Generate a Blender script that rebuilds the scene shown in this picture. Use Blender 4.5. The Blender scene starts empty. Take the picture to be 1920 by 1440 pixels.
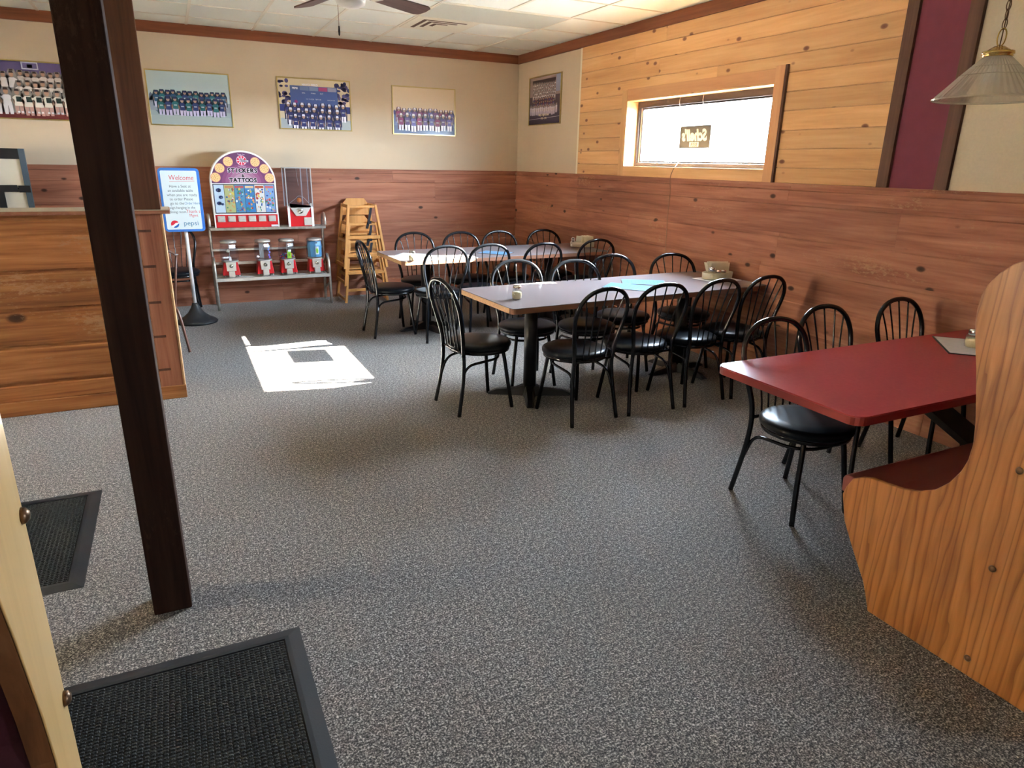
import bpy, math, random
from mathutils import Vector, Matrix
random.seed(7)
PI = math.pi
H = 2.775

# ------------------------------------------------------------------ camera
cam_d = bpy.data.cameras.new('camera'); cam = bpy.data.objects.new('camera', cam_d)
bpy.context.scene.collection.objects.link(cam)
CR = Vector((0.89968913, -0.43610356, 0.01931741)); CU = Vector((0.11934199, 0.28828871, 0.95007742)); CF = Vector((0.41990114, 0.85246895, -0.31141568))
cam.matrix_world = Matrix(((CR.x, CU.x, -CF.x, -3.98495), (CR.y, CU.y, -CF.y, -8.07229), (CR.z, CU.z, -CF.z, 1.55138), (0, 0, 0, 1)))
cam_d.sensor_fit = 'HORIZONTAL'; cam_d.sensor_width = 36.0; cam_d.lens = 36.0 * 1266.98 / 1920.0
cam_d.clip_start = 0.05; cam_d.clip_end = 300
sc = bpy.context.scene
sc.camera = cam
sc.view_settings.view_transform = 'Standard'; sc.view_settings.look = 'None'
sc.view_settings.gamma = 1.0; sc.view_settings.use_curve_mapping = False
sc.view_settings.exposure = 0.06
try:
    sc.cycles.use_denoising = True
    sc.cycles.max_bounces = 10; sc.cycles.diffuse_bounces = 6; sc.cycles.glossy_bounces = 4; sc.cycles.transmission_bounces = 8
    sc.cycles.transparent_max_bounces = 12
    sc.cycles.sample_clamp_indirect = 60.0; sc.cycles.caustics_reflective = False; sc.cycles.caustics_refractive = False
except Exception: pass

# ------------------------------------------------------------------ light
w = bpy.data.worlds.new('sky'); sc.world = w; w.use_nodes = True
bg = w.node_tree.nodes['Background']
bg.inputs[0].default_value = (0.70, 0.835, 1.0, 1); bg.inputs[1].default_value = 215.0

def lamp(name, kind, energy, color, loc, direction, size=None, sy=None, angle=None, portal=False, spread=None):
    l = bpy.data.lights.new(name, kind); l.energy = energy; l.color = color
    o = bpy.data.objects.new(name, l); sc.collection.objects.link(o); o.location = loc
    o.rotation_euler = Vector(direction).to_track_quat('-Z', 'Y').to_euler()
    if kind == 'AREA':
        l.shape = 'RECTANGLE'; l.size = size; l.size_y = sy
        if portal: l.cycles.is_portal = True
        if spread: l.spread = spread
    if kind == 'SUN': l.angle = angle
    return o
lamp('sun', 'SUN', 370.0, (1.0, 0.92, 0.78), (8, -5, 6), (-1.80, 0.39, -1.0), angle=0.006)
# daylight portals in the two windows of the right wall (second one stands beyond the frame, towards the camera)
lamp('window_portal', 'AREA', 1, (1, 1, 1), (0.16, -3.266, 1.83), (-1, 0, 0), 1.8, 0.6, portal=True)
lamp('window_portal', 'AREA', 1, (1, 1, 1), (0.16, -9.825, 1.65), (-1, 0, 0), 0.55, 0.5, portal=True)

lamp('window_portal', 'AREA', 1, (1, 1, 1), (-9.72, -4.25, 1.6), (1, 0, 0), 1.1, 1.2, portal=True)  # portal in the added left window

# ------------------------------------------------------------------ helpers
COL = sc.collection
MATS = {}
def tag(o, label=None, cat=None, group=None, kind=None):
    if label: o['label'] = label
    if cat: o['category'] = cat
    if group: o['group'] = group
    if kind: o['kind'] = kind
    return o
def empty(name, loc=(0, 0, 0), rz=0, label=None, cat=None, group=None, kind=None):
    o = bpy.data.objects.new(name, None); COL.objects.link(o)
    o.location = loc; o.rotation_euler = (0, 0, rz); o.empty_display_size = 0.05
    return tag(o, label, cat, group, kind)
def copy_tree(o, parent=None):
    c = o.copy(); COL.objects.link(c)
    if parent: c.parent = parent
    for ch in list(o.children): copy_tree(ch, c)
    return c

class MB:
    def __init__(s): s.v = []; s.f = []; s.r = []; s.c = []; s.sm = []; s.rnd = 0.5; s.col = (1, 1, 1)
    def face(s, idx, smooth=False): s.f.append(tuple(idx)); s.r.append(s.rnd); s.c.append(s.col); s.sm.append(smooth)
    def add(s, vs):
        n = len(s.v); s.v.extend(tuple(p) for p in vs); return n
    def box(s, a, b, rnd=None, M=None):
        if rnd is not None: s.rnd = rnd
        x0, y0, z0 = [min(a[i], b[i]) for i in range(3)]; x1, y1, z1 = [max(a[i], b[i]) for i in range(3)]
        P = [(x0, y0, z0), (x1, y0, z0), (x1, y1, z0), (x0, y1, z0), (x0, y0, z1), (x1, y0, z1), (x1, y1, z1), (x0, y1, z1)]
        if M: P = [tuple(M @ Vector(p)) for p in P]
        n = s.add(P)
        for q in ((0, 3, 2, 1), (4, 5, 6, 7), (0, 1, 5, 4), (1, 2, 6, 5), (2, 3, 7, 6), (3, 0, 4, 7)): s.face([n + i for i in q])
        return s
    def cbox(s, c, d, M=None): return s.box([c[i] - d[i] / 2 for i in range(3)], [c[i] + d[i] / 2 for i in range(3)], M=M)
    def beam(s, p, q, wd, th, up=(0, 0, 1)):      # rectangular bar from p to q, wd across, th along 'up'
        p, q = Vector(p), Vector(q); d = (q - p).normalized(); side = d.cross(Vector(up))
        if side.length < 1e-6: side = d.cross(Vector((1, 0, 0)))
        side.normalize(); u = side.cross(d)
        P = []
        for e in (p, q):
            for a, b in ((-1, -1), (1, -1), (1, 1), (-1, 1)): P.append(e + side * a * wd / 2 + u * b * th / 2)
        n = s.add(P)
        for k in ((3, 2, 1, 0), (4, 5, 6, 7), (0, 1, 5, 4), (1, 2, 6, 5), (2, 3, 7, 6), (3, 0, 4, 7)): s.face([n + i for i in k])
        return s
    def tube(s, path, r, seg=10, closed=False, cap=True, rz=None):
        P = [Vector(p) for p in path]; n = len(P)
        T = []
        for i in range(n):
            if closed: t = P[(i + 1) % n] - P[i - 1]
            else: t = P[min(i + 1, n - 1)] - P[max(i - 1, 0)]
            T.append(t.normalized())
        ref = Vector((0, 0, 1)) if abs(T[0].z) < 0.9 else Vector((1, 0, 0))
        u = T[0].cross(ref).normalized(); rings = []
        for i in range(n):
            u = (u - T[i] * u.dot(T[i])).normalized(); vv = T[i].cross(u)
            ri = r[i] if isinstance(r, (list, tuple)) else r
            rings.append(s.add([P[i] + (u * math.cos(2 * PI * k / seg) + vv * math.sin(2 * PI * k / seg)) * ri for k in range(seg)]))
        m = n if closed else n - 1
        for i in range(m):
            a = rings[i]; b = rings[(i + 1) % n]
            for k in range(seg): s.face((a + k, a + (k + 1) % seg, b + (k + 1) % seg, b + k), True)
        if cap and not closed:
            s.face([rings[0] + k for k in range(seg)][::-1]); s.face([rings[-1] + k for k in range(seg)])
        return s
    def lathe(s, prof, seg=24, c=(0, 0, 0), smooth=True, sx=1, sy=1):
        rings = []
        for r, z in prof:
            if r < 1e-6: rings.append((s.add([(c[0], c[1], c[2] + z)]), 1))
            else: rings.append((s.add([(c[0] + sx * r * math.cos(2 * PI * k / seg), c[1] + sy * r * math.sin(2 * PI * k / seg), c[2] + z) for k in range(seg)]), seg))
        for (a, na), (b, nb) in zip(rings, rings[1:]):
            for k in range(seg):
                k2 = (k + 1) % seg
                if na == 1 and nb == 1: continue
                if na == 1: s.face((a, b + k2, b + k), smooth)
                elif nb == 1: s.face((a + k, a + k2, b), smooth)
                else: s.face((a + k, a + k2, b + k2, b + k), smooth)
        return s
    def prism(s, poly, axis, a, b, smooth=False):   # polygon in the two other axes, extruded along axis from a to b
        def mk(p, t):
            return {0: (t, p[0], p[1]), 1: (p[0], t, p[1]), 2: (p[0], p[1], t)}[axis]
        n = len(poly); A = s.add([mk(p, a) for p in poly]); B = s.add([mk(p, b) for p in poly])
        s.face([A + i for i in range(n)]); s.face([B + i for i in range(n)][::-1])
        for i in range(n): s.face((A + i, B + i, B + (i + 1) % n, A + (i + 1) % n), smooth)
        return s
    def build(s, name, mat, parent=None, bevel=0, shade=None, solid=0, seg=2):
        me = bpy.data.meshes.new(name); me.from_pydata(s.v, [], s.f); me.update()
        a = me.attributes.new('rnd', 'FLOAT', 'FACE'); a.data.foreach_set('value', s.r)
        if any(c != (1, 1, 1) for c in s.c):
            ca = me.attributes.new('Col', 'FLOAT_COLOR', 'CORNER'); buf = []
            for f, c in zip(s.f, s.c): buf += [c[0], c[1], c[2], 1.0] * len(f)
            ca.data.foreach_set('color', buf)
        me.polygons.foreach_set('use_smooth', s.sm if shade is None else [shade] * len(s.f))
        me.materials.append(MATS[mat] if isinstance(mat, str) else mat)
        import bmesh
        bm = bmesh.new(); bm.from_mesh(me); bmesh.ops.recalc_face_normals(bm, faces=bm.faces); bm.to_mesh(me); bm.free()
        o = bpy.data.objects.new(name, me); COL.objects.link(o)
        if parent: o.parent = parent
        if bevel:
            m = o.modifiers.new('bevel', 'BEVEL'); m.width = bevel; m.segments = seg; m.limit_method = 'ANGLE'; m.angle_limit = math.radians(40)
        if solid:
            m = o.modifiers.new('solid', 'SOLIDIFY'); m.thickness = solid; m.offset = 0
        return o

def smooth_path(pts, n=6):                       # Catmull-Rom through points
    P = [Vector(p) for p in pts]; out = []
    for i in range(len(P) - 1):
        p0 = P[max(i - 1, 0)]; p1 = P[i]; p2 = P[i + 1]; p3 = P[min(i + 2, len(P) - 1)]
        for k in range(n):
            t = k / n
            out.append(0.5 * ((2 * p1) + (p2 - p0) * t + (2 * p0 - 5 * p1 + 4 * p2 - p3) * t * t + (3 * p1 - p0 - 3 * p2 + p3) * t ** 3))
    out.append(P[-1]); return out

# flat printed artwork: coloured polygons stacked in thin layers on one plane
class Print:
    def __init__(s, O, X, Y, N): s.m = MB(); s.O = Vector(O); s.X = Vector(X); s.Y = Vector(Y); s.N = Vector(N); s.k = 0; s.clip = None
    def step(s): s.k += 1
    def pt(s, x, y):
        if s.clip: x = min(max(x, 0), s.clip[0]); y = min(max(y, 0), s.clip[1])
        return s.O + s.X * x + s.Y * y + s.N * (0.00012 * s.k)
    def poly(s, pts, col):
        s.m.col = col; n = s.m.add([s.pt(*p) for p in pts]); s.m.face([n + i for i in range(len(pts))])
    def rect(s, x0, y0, x1, y1, col): s.poly([(x0, y0), (x1, y0), (x1, y1), (x0, y1)], col)
    def ell(s, x, y, rx, ry, col, n=14): s.poly([(x + rx * math.cos(2 * PI * i / n), y + ry * math.sin(2 * PI * i / n)) for i in range(n)], col)
    def line(s, x0, y0, x1, y1, wd, col):
        d = Vector((x1 - x0, y1 - y0)); d.normalize(); n = Vector((-d.y, d.x)) * wd / 2
        s.poly([(x0 + n.x, y0 + n.y), (x0 - n.x, y0 - n.y), (x1 - n.x, y1 - n.y), (x1 + n.x, y1 + n.y)], col)
    def text(s, body, x, y, size, col, align='CENTER', shear=0, bold=0, mirror=False, sx=1):
        cu = bpy.data.curves.new('t', 'FONT'); cu.body = body; cu.size = size; cu.align_x = align; cu.shear = shear; cu.offset = bold
        cu.resolution_u = 3
        o = bpy.data.objects.new('t', cu); COL.objects.link(o)
        dg = bpy.context.evaluated_depsgraph_get(); me = bpy.data.meshes.new_from_object(o.evaluated_get(dg))
        s.m.col = col; q = -1 if mirror else 1
        n = s.m.add([s.pt(x + q * v.co.x * sx, y + v.co.y) for v in me.vertices])
        for p in me.polygons: s.m.face([n + i for i in p.vertices])
        bpy.data.objects.remove(o); bpy.data.curves.remove(cu); bpy.data.meshes.remove(me)
    def build(s, name, mat, parent=None):
        me = s.m
        o = bpy.data.meshes.new(name); o.from_pydata(me.v, [], me.f); o.update()
        ca = o.attributes.new('Col', 'FLOAT_COLOR', 'CORNER'); buf = []
        for f, c in zip(me.f, me.c): buf += [c[0], c[1], c[2], 1.0] * len(f)
        ca.data.foreach_set('color', buf); o.materials.append(MATS[mat])
        ob = bpy.data.objects.new(name, o); COL.objects.link(ob)
        if parent: ob.parent = parent
        return ob
def srgb(r, g, b):
    f = lambda c: (c / 255 / 12.92) if c / 255 <= 0.04045 else ((c / 255 + 0.055) / 1.055) ** 2.4
    return (f(r), f(g), f(b))

# ------------------------------------------------------------------ materials
def new_mat(name):
    m = bpy.data.materials.new(name); m.use_nodes = True; MATS[name] = m
    return m, m.node_tree, m.node_tree.nodes['Principled BSDF']
def plain(name, col, rough=0.5, metal=0, spec=0.5, coat=0, noise=0, nscale=20, bump=0, bscale=200, trans=0, ior=1.45, aniso=None):
    m, t, b = new_mat(name)
    b.inputs['Base Color'].default_value = (*col, 1); b.inputs['Roughness'].default_value = rough; b.inputs['Metallic'].default_value = metal
    b.inputs['Specular IOR Level'].default_value = spec; b.inputs['Coat Weight'].default_value = coat; b.inputs['IOR'].default_value = ior
    b.inputs['Transmission Weight'].default_value = trans
    if noise or bump:
        tc = t.nodes.new('ShaderNodeTexCoord')
    if noise:
        n = t.nodes.new('ShaderNodeTexNoise'); n.inputs['Scale'].default_value = nscale; n.inputs['Detail'].default_value = 5
        t.links.new(tc.outputs['Object'], n.inputs['Vector'])
        mx = t.nodes.new('ShaderNodeMix'); mx.data_type = 'RGBA'
        mx.inputs[6].default_value = (*[c * (1 - noise) for c in col], 1); mx.inputs[7].default_value = (*[min(1, c * (1 + noise)) for c in col], 1)
        t.links.new(n.outputs[0], mx.inputs[0]); t.links.new(mx.outputs[2], b.inputs['Base Color'])
    if bump:
        n2 = t.nodes.new('ShaderNodeTexNoise'); n2.inputs['Scale'].default_value = bscale; n2.inputs['Detail'].default_value = 3
        t.links.new(tc.outputs['Object'], n2.inputs['Vector'])
        bp = t.nodes.new('ShaderNodeBump'); bp.inputs['Strength'].default_value = bump; bp.inputs['Distance'].default_value = 0.002
        t.links.new(n2.outputs[0], bp.inputs['Height']); t.links.new(bp.outputs[0], b.inputs['Normal'])
    return m
def ramp(t, stops):
    r = t.nodes.new('ShaderNodeValToRGB'); e = r.color_ramp.elements
    e[0].position, e[0].color = stops[0][0], (*stops[0][1], 1); e[1].position, e[1].color = stops[-1][0], (*stops[-1][1], 1)
    for p, c in stops[1:-1]:
        k = e.new(p); k.color = (*c, 1)
    return r
def wood(name, dark, mid, light, axis=0, rough=0.55, knots=0.0, kscale=2.4, across=14, along=0.9, bump=0.25, var=0.35, wear=0, kcol=(0.03, 0.012, 0.006), spec=0.35, contrast=1.0, coat=0.0, across2=70, rings=0):
    m, t, b = new_mat(name); N = t.nodes; L = t.links
    tc = N.new('ShaderNodeTexCoord'); at = N.new('ShaderNodeAttribute'); at.attribute_name = 'rnd'
    off = N.new('ShaderNodeVectorMath'); off.operation = 'SCALE'; off.inputs[0].default_value = (7.3, 11.7, 5.9); L.new(at.outputs['Fac'], off.inputs['Scale'])
    ad = N.new('ShaderNodeVectorMath'); ad.operation = 'ADD'; L.new(tc.outputs['Object'], ad.inputs[0]); L.new(off.outputs[0], ad.inputs[1])
    def mapped(al, ac):
        mp = N.new('ShaderNodeMapping'); sc_ = [ac, ac, ac]; sc_[axis] = al; mp.inputs['Scale'].default_value = sc_; L.new(ad.outputs[0], mp.inputs['Vector']); return mp
    # knots pull the grain round them
    vo = N.new('ShaderNodeTexVoronoi'); vo.inputs['Scale'].default_value = 1.0; mk = mapped(kscale, kscale * 1.7); L.new(mk.outputs[0], vo.inputs['Vector'])
    n1 = N.new('ShaderNodeTexNoise'); n1.inputs['Scale'].default_value = 1; n1.inputs['Detail'].default_value = 6; n1.inputs['Roughness'].default_value = 0.6; n1.inputs['Distortion'].default_value = 0.6
    L.new(mapped(along, across).outputs[0], n1.inputs['Vector'])
    n2 = N.new('ShaderNodeTexNoise'); n2.inputs['Scale'].default_value = 1; n2.inputs['Detail'].default_value = 3
    L.new(mapped(along * 3, across2).outputs[0], n2.inputs['Vector'])
    mul = N.new('ShaderNodeMath'); mul.operation = 'MULTIPLY_ADD'; L.new(n2.outputs[0], mul.inputs[0]); mul.inputs[1].default_value = 0.45 * contrast; 
    s2 = N.new('ShaderNodeMath'); s2.operation = 'MULTIPLY_ADD'; L.new(n1.outputs[0], s2.inputs[0]); s2.inputs[1].default_value = 1.25 * contrast; s2.inputs[2].default_value = 0.5 - 0.85 * contrast
    L.new(s2.outputs[0], mul.inputs[2])
    cr = ramp(t, [(0.12, dark), (0.5, mid), (0.9, light)]); L.new(mul.outputs[0], cr.inputs[0])
    col = cr.outputs[0]
    if rings:                                     # flowing cathedral grain lines
        wv = N.new('ShaderNodeTexWave'); wv.wave_type = 'BANDS'; wv.bands_direction = 'Y' if axis != 1 else 'X'; wv.wave_profile = 'SAW'
        wv.inputs['Scale'].default_value = 1.0; wv.inputs['Distortion'].default_value = 13.0; wv.inputs['Detail'].default_value = 2.5; wv.inputs['Detail Scale'].default_value = 1.0; wv.inputs['Detail Roughness'].default_value = 0.55
        L.new(mapped(1.25, 11.0).outputs[0], wv.inputs['Vector'])
        rr = ramp(t, [(0.0, (0.55, 0.48, 0.42)), (0.25, (0.95, 0.93, 0.9)), (0.8, (1.06, 1.06, 1.05)), (1.0, (0.8, 0.76, 0.7))]); L.new(wv.outputs[0], rr.inputs[0])
        mr = N.new('ShaderNodeMix'); mr.data_type = 'RGBA'; mr.blend_type = 'MULTIPLY'; mr.inputs[0].default_value = rings; L.new(col, mr.inputs[6]); L.new(rr.outputs[0], mr.inputs[7]); col = mr.outputs[2]
    # plank to plank variation
    hv = N.new('ShaderNodeMath'); hv.operation = 'MULTIPLY_ADD'; L.new(at.outputs['Fac'], hv.inputs[0]); hv.inputs[1].default_value = var; hv.inputs[2].default_value = 1 - var / 2
    sv = N.new('ShaderNodeVectorMath'); sv.operation = 'SCALE'; L.new(col, sv.inputs[0]); L.new(hv.outputs[0], sv.inputs['Scale']); col = sv.outputs[0]
    if knots:
        kr = ramp(t, [(0.0, (1, 1, 1)), (knots, (0.85, 0.85, 0.85)), (knots * 1.6, (0, 0, 0))]); L.new(vo.outputs['Distance'], kr.inputs[0])
        mx = N.new('ShaderNodeMix'); mx.data_type = 'RGBA'; L.new(kr.outputs[0], mx.inputs[0]); L.new(col, mx.inputs[6]); mx.inputs[7].default_value = (*kcol, 1); col = mx.outputs[2]
    if wear:
        wn = N.new('ShaderNodeTexNoise'); wn.inputs['Scale'].default_value = 1; wn.inputs['Detail'].default_value = 8; wn.inputs['Roughness'].default_value = 0.75
        L.new(mapped(30, 75).outputs[0], wn.inputs['Vector'])
        wb = N.new('ShaderNodeTexNoise'); wb.inputs['Scale'].default_value = 1; wb.inputs['Detail'].default_value = 2; L.new(mapped(1.6, 6).outputs[0], wb.inputs['Vector'])
        ml = N.new('ShaderNodeMath'); ml.operation = 'MULTIPLY'; L.new(wn.outputs[0], ml.inputs[0]); L.new(wb.outputs[0], ml.inputs[1])
        wr = ramp(t, [(0.335, (0, 0, 0)), (0.40, (wear, wear, wear))]); L.new(ml.outputs[0], wr.inputs[0])
        mx = N.new('ShaderNodeMix'); mx.data_type = 'RGBA'; L.new(wr.outputs[0], mx.inputs[0]); L.new(col, mx.inputs[6]); mx.inputs[7].default_value = (0.42, 0.24, 0.13, 1); col = mx.outputs[2]
    L.new(col, b.inputs['Base Color']); b.inputs['Roughness'].default_value = rough; b.inputs['Specular IOR Level'].default_value = spec; b.inputs['Coat Weight'].default_value = coat
    bp = N.new('ShaderNodeBump'); bp.inputs['Strength'].default_value = bump; bp.inputs['Distance'].default_value = 0.003; L.new(mul.outputs[0], bp.inputs['Height']); L.new(bp.outputs[0], b.inputs['Normal'])
    return m

BR = dict(dark=(0.14, 0.047, 0.025), mid=(0.34, 0.130, 0.074), light=(0.52, 0.24, 0.145))
wood('rough_x', **BR, axis=0, knots=0.07, kscale=3.2, wear=0.35, rough=0.62, var=0.22, across=10, contrast=0.85)
wood('rough_y', **BR, axis=1, knots=0.07, kscale=3.2, wear=0.6, rough=0.62, var=0.22, across=10, contrast=0.85)
wood('divider_x', dark=(0.12, 0.036, 0.010), mid=(0.34, 0.13, 0.042), light=(0.52, 0.24, 0.09), axis=0, knots=0.09, wear=0.6, rough=0.6, across=22)
wood('rough_z', **BR, axis=2, rough=0.62, var=0.1)
wood('post_z', dark=(0.014, 0.006, 0.004), mid=(0.036, 0.015, 0.009), light=(0.06, 0.026, 0.014), axis=2, rough=0.7, across=20, wear=0.06, var=0, spec=0.12)
wood('crown_x', dark=(0.12, 0.035, 0.014), mid=(0.21, 0.068, 0.028), light=(0.27, 0.10, 0.04), axis=0, rough=0.45, var=0.1)
wood('crown_y', dark=(0.12, 0.035, 0.014), mid=(0.21, 0.068, 0.028), light=(0.27, 0.10, 0.04), axis=1, rough=0.45, var=0.1)
wood('trim_z', dark=(0.06, 0.022, 0.012), mid=(0.105, 0.045, 0.026), light=(0.15, 0.07, 0.04), axis=2, rough=0.55, var=0.1)
PN = dict(dark=(0.50, 0.24, 0.085), mid=(0.66, 0.37, 0.16), light=(0.78, 0.50, 0.25))
wood('pine_y', **PN, axis=1, knots=0.10, kscale=5.2, kcol=(0.16, 0.05, 0.025), rough=0.4, var=0.22, across=11, bump=0.08, contrast=0.75)
wood('pine_z', **PN, axis=2, knots=0.07, kscale=2.0, kcol=(0.16, 0.05, 0.025), rough=0.4, var=0.15, across=14, bump=0.08, contrast=0.75)
wood('casing_y', dark=(0.42, 0.18, 0.07), mid=(0.58, 0.29, 0.13), light=(0.68, 0.38, 0.18), axis=1, knots=0.06, kscale=2.2, kcol=(0.16, 0.05, 0.025), rough=0.4, var=0.1, across=14, bump=0.08, contrast=0.75)
wood('casing_z', dark=(0.42, 0.18, 0.07), mid=(0.58, 0.29, 0.13), light=(0.68, 0.38, 0.18), axis=2, rough=0.4, var=0.1, across=14, bump=0.08, contrast=0.75)
wood('oak', dark=(0.17, 0.050, 0.012), mid=(0.40, 0.155, 0.042), light=(0.55, 0.25, 0.08), axis=2, rough=0.33, knots=0, along=1.3, across=17, bump=0.1, var=0, spec=0.5, coat=0.12, contrast=0.75, rings=1.0)
wood('oak_edge', dark=(0.45, 0.20, 0.06), mid=(0.62, 0.32, 0.11), light=(0.74, 0.44, 0.18), axis=2, rough=0.35, across=30, bump=0.04, var=0, contrast=0.6)
wood('beech', dark=(0.44, 0.18, 0.045), mid=(0.58, 0.28, 0.085), light=(0.70, 0.38, 0.14), axis=2, rough=0.4, across=20, bump=0.05, var=0.15, contrast=0.6)
wood('fan_wood', dark=(0.05, 0.022, 0.018), mid=(0.10, 0.05, 0.04), light=(0.17, 0.10, 0.08), axis=0, rough=0.4, across=26, along=1.5, bump=0.02, var=0.1)
wood('tan_edge', dark=(0.40, 0.20, 0.08), mid=(0.58, 0.34, 0.16), light=(0.70, 0.45, 0.24), axis=0, rough=0.5, across=60, bump=0.02, var=0)
plain('cream_wall', (0.57, 0.455, 0.325), 0.85, noise=0.05, nscale=3, bump=0.15, bscale=120)
plain('wallpaper', (0.62, 0.53, 0.39), 0.8, noise=0.08, nscale=90, bump=0.3, bscale=160)
plain('white_trim', (0.74, 0.66, 0.50), 0.5)
plain('ceiling_tile', (0.77, 0.79, 0.71), 0.9, noise=0.03, nscale=2, bump=0.2, bscale=260)
plain('grid_metal', (0.70, 0.66, 0.54), 0.5)
plain('lens_panel', (0.56, 0.58, 0.50), 0.35, bump=0.2, bscale=300)
plain('maroon_paint', (0.175, 0.028, 0.050), 0.7, noise=0.12, nscale=14, bump=0.3, bscale=90)
plain('maroon_vinyl', (0.235, 0.060, 0.048), 0.42, bump=0.15, bscale=250)
plain('dark_vinyl', (0.055, 0.010, 0.016), 0.5, bump=0.2, bscale=150)
plain('red_laminate', (0.40, 0.062, 0.066), 0.20, spec=0.2, noise=0.10, nscale=60)
plain('red_edge', (0.26, 0.032, 0.026), 0.35)
plain('grey_laminate', (0.235, 0.198, 0.20), 0.18, spec=0.09, noise=0.03, nscale=50)
plain('brown_edge', (0.26, 0.115, 0.065), 0.45)
plain('black_tube', (0.004, 0.005, 0.007), 0.17, spec=0.5, coat=0.1)
plain('black_vinyl', (0.006, 0.008, 0.011), 0.30, spec=0.20, bump=0.08, bscale=300)
plain('black_iron', (0.012, 0.013, 0.016), 0.38)
plain('black_rubber', (0.022, 0.024, 0.027), 0.5, bump=0.15, bscale=180)
plain('chrome', (0.75, 0.75, 0.73), 0.16, metal=1)
plain('worn_chrome', (0.46, 0.44, 0.40), 0.34, metal=0.85, noise=0.55, nscale=26)
plain('steel', (0.60, 0.58, 0.54), 0.42, metal=0.55, noise=0.12, nscale=40)
plain('brass', (0.72, 0.50, 0.17), 0.22, metal=1)
plain('bronze', (0.16, 0.09, 0.05), 0.35, metal=0.8)
plain('gold_frame', (0.50, 0.38, 0.15), 0.3, metal=0.75)
plain('window_bronze', (0.045, 0.035, 0.035), 0.45)
plain('red_enamel', (0.62, 0.012, 0.020), 0.28, spec=0.6)
plain('white_plastic', (0.80, 0.79, 0.76), 0.4)
plain('white_metal', (0.66, 0.67, 0.68), 0.4)
plain('blue_plastic', (0.035, 0.17, 0.55), 0.4)
plain('beige_plastic', (0.62, 0.56, 0.42), 0.45)
plain('napkin_paper', (0.82, 0.75, 0.56), 0.9, noise=0.05, nscale=60)
plain('paper', (0.72, 0.76, 0.80), 0.45)
plain('paper_sky_sheen', (0.46, 0.60, 0.72), 0.3)
plain('menu_vinyl', (0.02, 0.018, 0.02), 0.35)
plain('salt', (0.72, 0.62, 0.40), 0.9, noise=0.2, nscale=300)
plain('brown_tube', (0.13, 0.055, 0.035), 0.32, spec=0.6)
plain('cord', (0.30, 0.16, 0.10), 0.6)
plain('fan_white', (0.74, 0.70, 0.56), 0.4)
plain('concrete', (0.13, 0.125, 0.12), 0.9, noise=0.1, nscale=1.5)
plain('bounce_cream', (0.72, 0.56, 0.38), 0.8)
plain('strap', (0.015, 0.015, 0.02), 0.8)
plain('caulk', (0.55, 0.50, 0.42), 0.8)
plain('raw_edge', (0.50, 0.29, 0.14), 0.7, noise=0.25, nscale=40)
plain('cap_top', (0.50, 0.42, 0.30), 0.35, noise=0.12, nscale=8)

def print_mat(name, rough, coat, spec=0.5):
    m, t, b = new_mat(name); b.inputs['Specular IOR Level'].default_value = spec; a = t.nodes.new('ShaderNodeAttribute'); a.attribute_name = 'Col'
    t.links.new(a.outputs['Color'], b.inputs['Base Color']); b.inputs['Roughness'].default_value = rough; b.inputs['Coat Weight'].default_value = coat; b.inputs['Coat Roughness'].default_value = 0.08
print_mat('printed', 0.5, 0.0, 0.3); print_mat('menu_print', 0.45, 0.0, 0.02); print_mat('printed_glossy', 0.4, 0.06)

def glassy(name, tint=(0.96, 0.98, 0.98), opac=0.14, rough=0.05):      # thin clear sheet: mostly see-through, with a glossy surface
    m = bpy.data.materials.new(name); m.use_nodes = True; t = m.node_tree; MATS[name] = m
    for n in list(t.nodes): t.nodes.remove(n)
    o = t.nodes.new('ShaderNodeOutputMaterial'); tr = t.nodes.new('ShaderNodeBsdfTransparent'); tr.inputs[0].default_value = (*tint, 1)
    g = t.nodes.new('ShaderNodeBsdfGlossy'); g.inputs['Roughness'].default_value = rough
    f = t.nodes.new('ShaderNodeLayerWeight'); f.inputs[0].default_value = 0.5
    pw = t.nodes.new('ShaderNodeMath'); pw.operation = 'POWER'; pw.inputs[1].default_value = 4.0; t.links.new(f.outputs['Facing'], pw.inputs[0])
    a = t.nodes.new('ShaderNodeMath'); a.operation = 'MULTIPLY_ADD'; a.inputs[1].default_value = 0.6; a.inputs[2].default_value = 0.04 + opac; t.links.new(pw.outputs[0], a.inputs[0])
    mx = t.nodes.new('ShaderNodeMixShader'); t.links.new(a.outputs[0], mx.inputs[0]); t.links.new(tr.outputs[0], mx.inputs[1]); t.links.new(g.outputs[0], mx.inputs[2]); t.links.new(mx.outputs[0], o.inputs[0])
glassy('window_glass', (0.97, 0.99, 1.0), 0.0); glassy('clear_plastic', (0.90, 0.91, 0.95), 0.02, rough=0.22); glassy('jar_glass', (0.95, 0.95, 0.93), 0.06)
# ribbed pressed glass of the lamp shade: half translucent
m = bpy.data.materials.new('ribbed_glass'); m.use_nodes = True; t = m.node_tree; MATS['ribbed_glass'] = m
b = t.nodes['Principled BSDF']; b.inputs['Base Color'].default_value = (0.80, 0.76, 0.68, 1); b.inputs['Roughness'].default_value = 0.12; b.inputs['Transmission Weight'].default_value = 0.0; b.inputs['Specular IOR Level'].default_value = 1.0
tr = t.nodes.new('ShaderNodeBsdfTransparent'); tr.inputs[0].default_value = (0.92, 0.88, 0.80, 1)
mx = t.nodes.new('ShaderNodeMixShader'); mx.inputs[0].default_value = 0.42; o = t.nodes['Material Output']
t.links.new(tr.outputs[0], mx.inputs[1]); t.links.new(b.outputs[0], mx.inputs[2]); t.links.new(mx.outputs[0], o.inputs[0])

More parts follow.
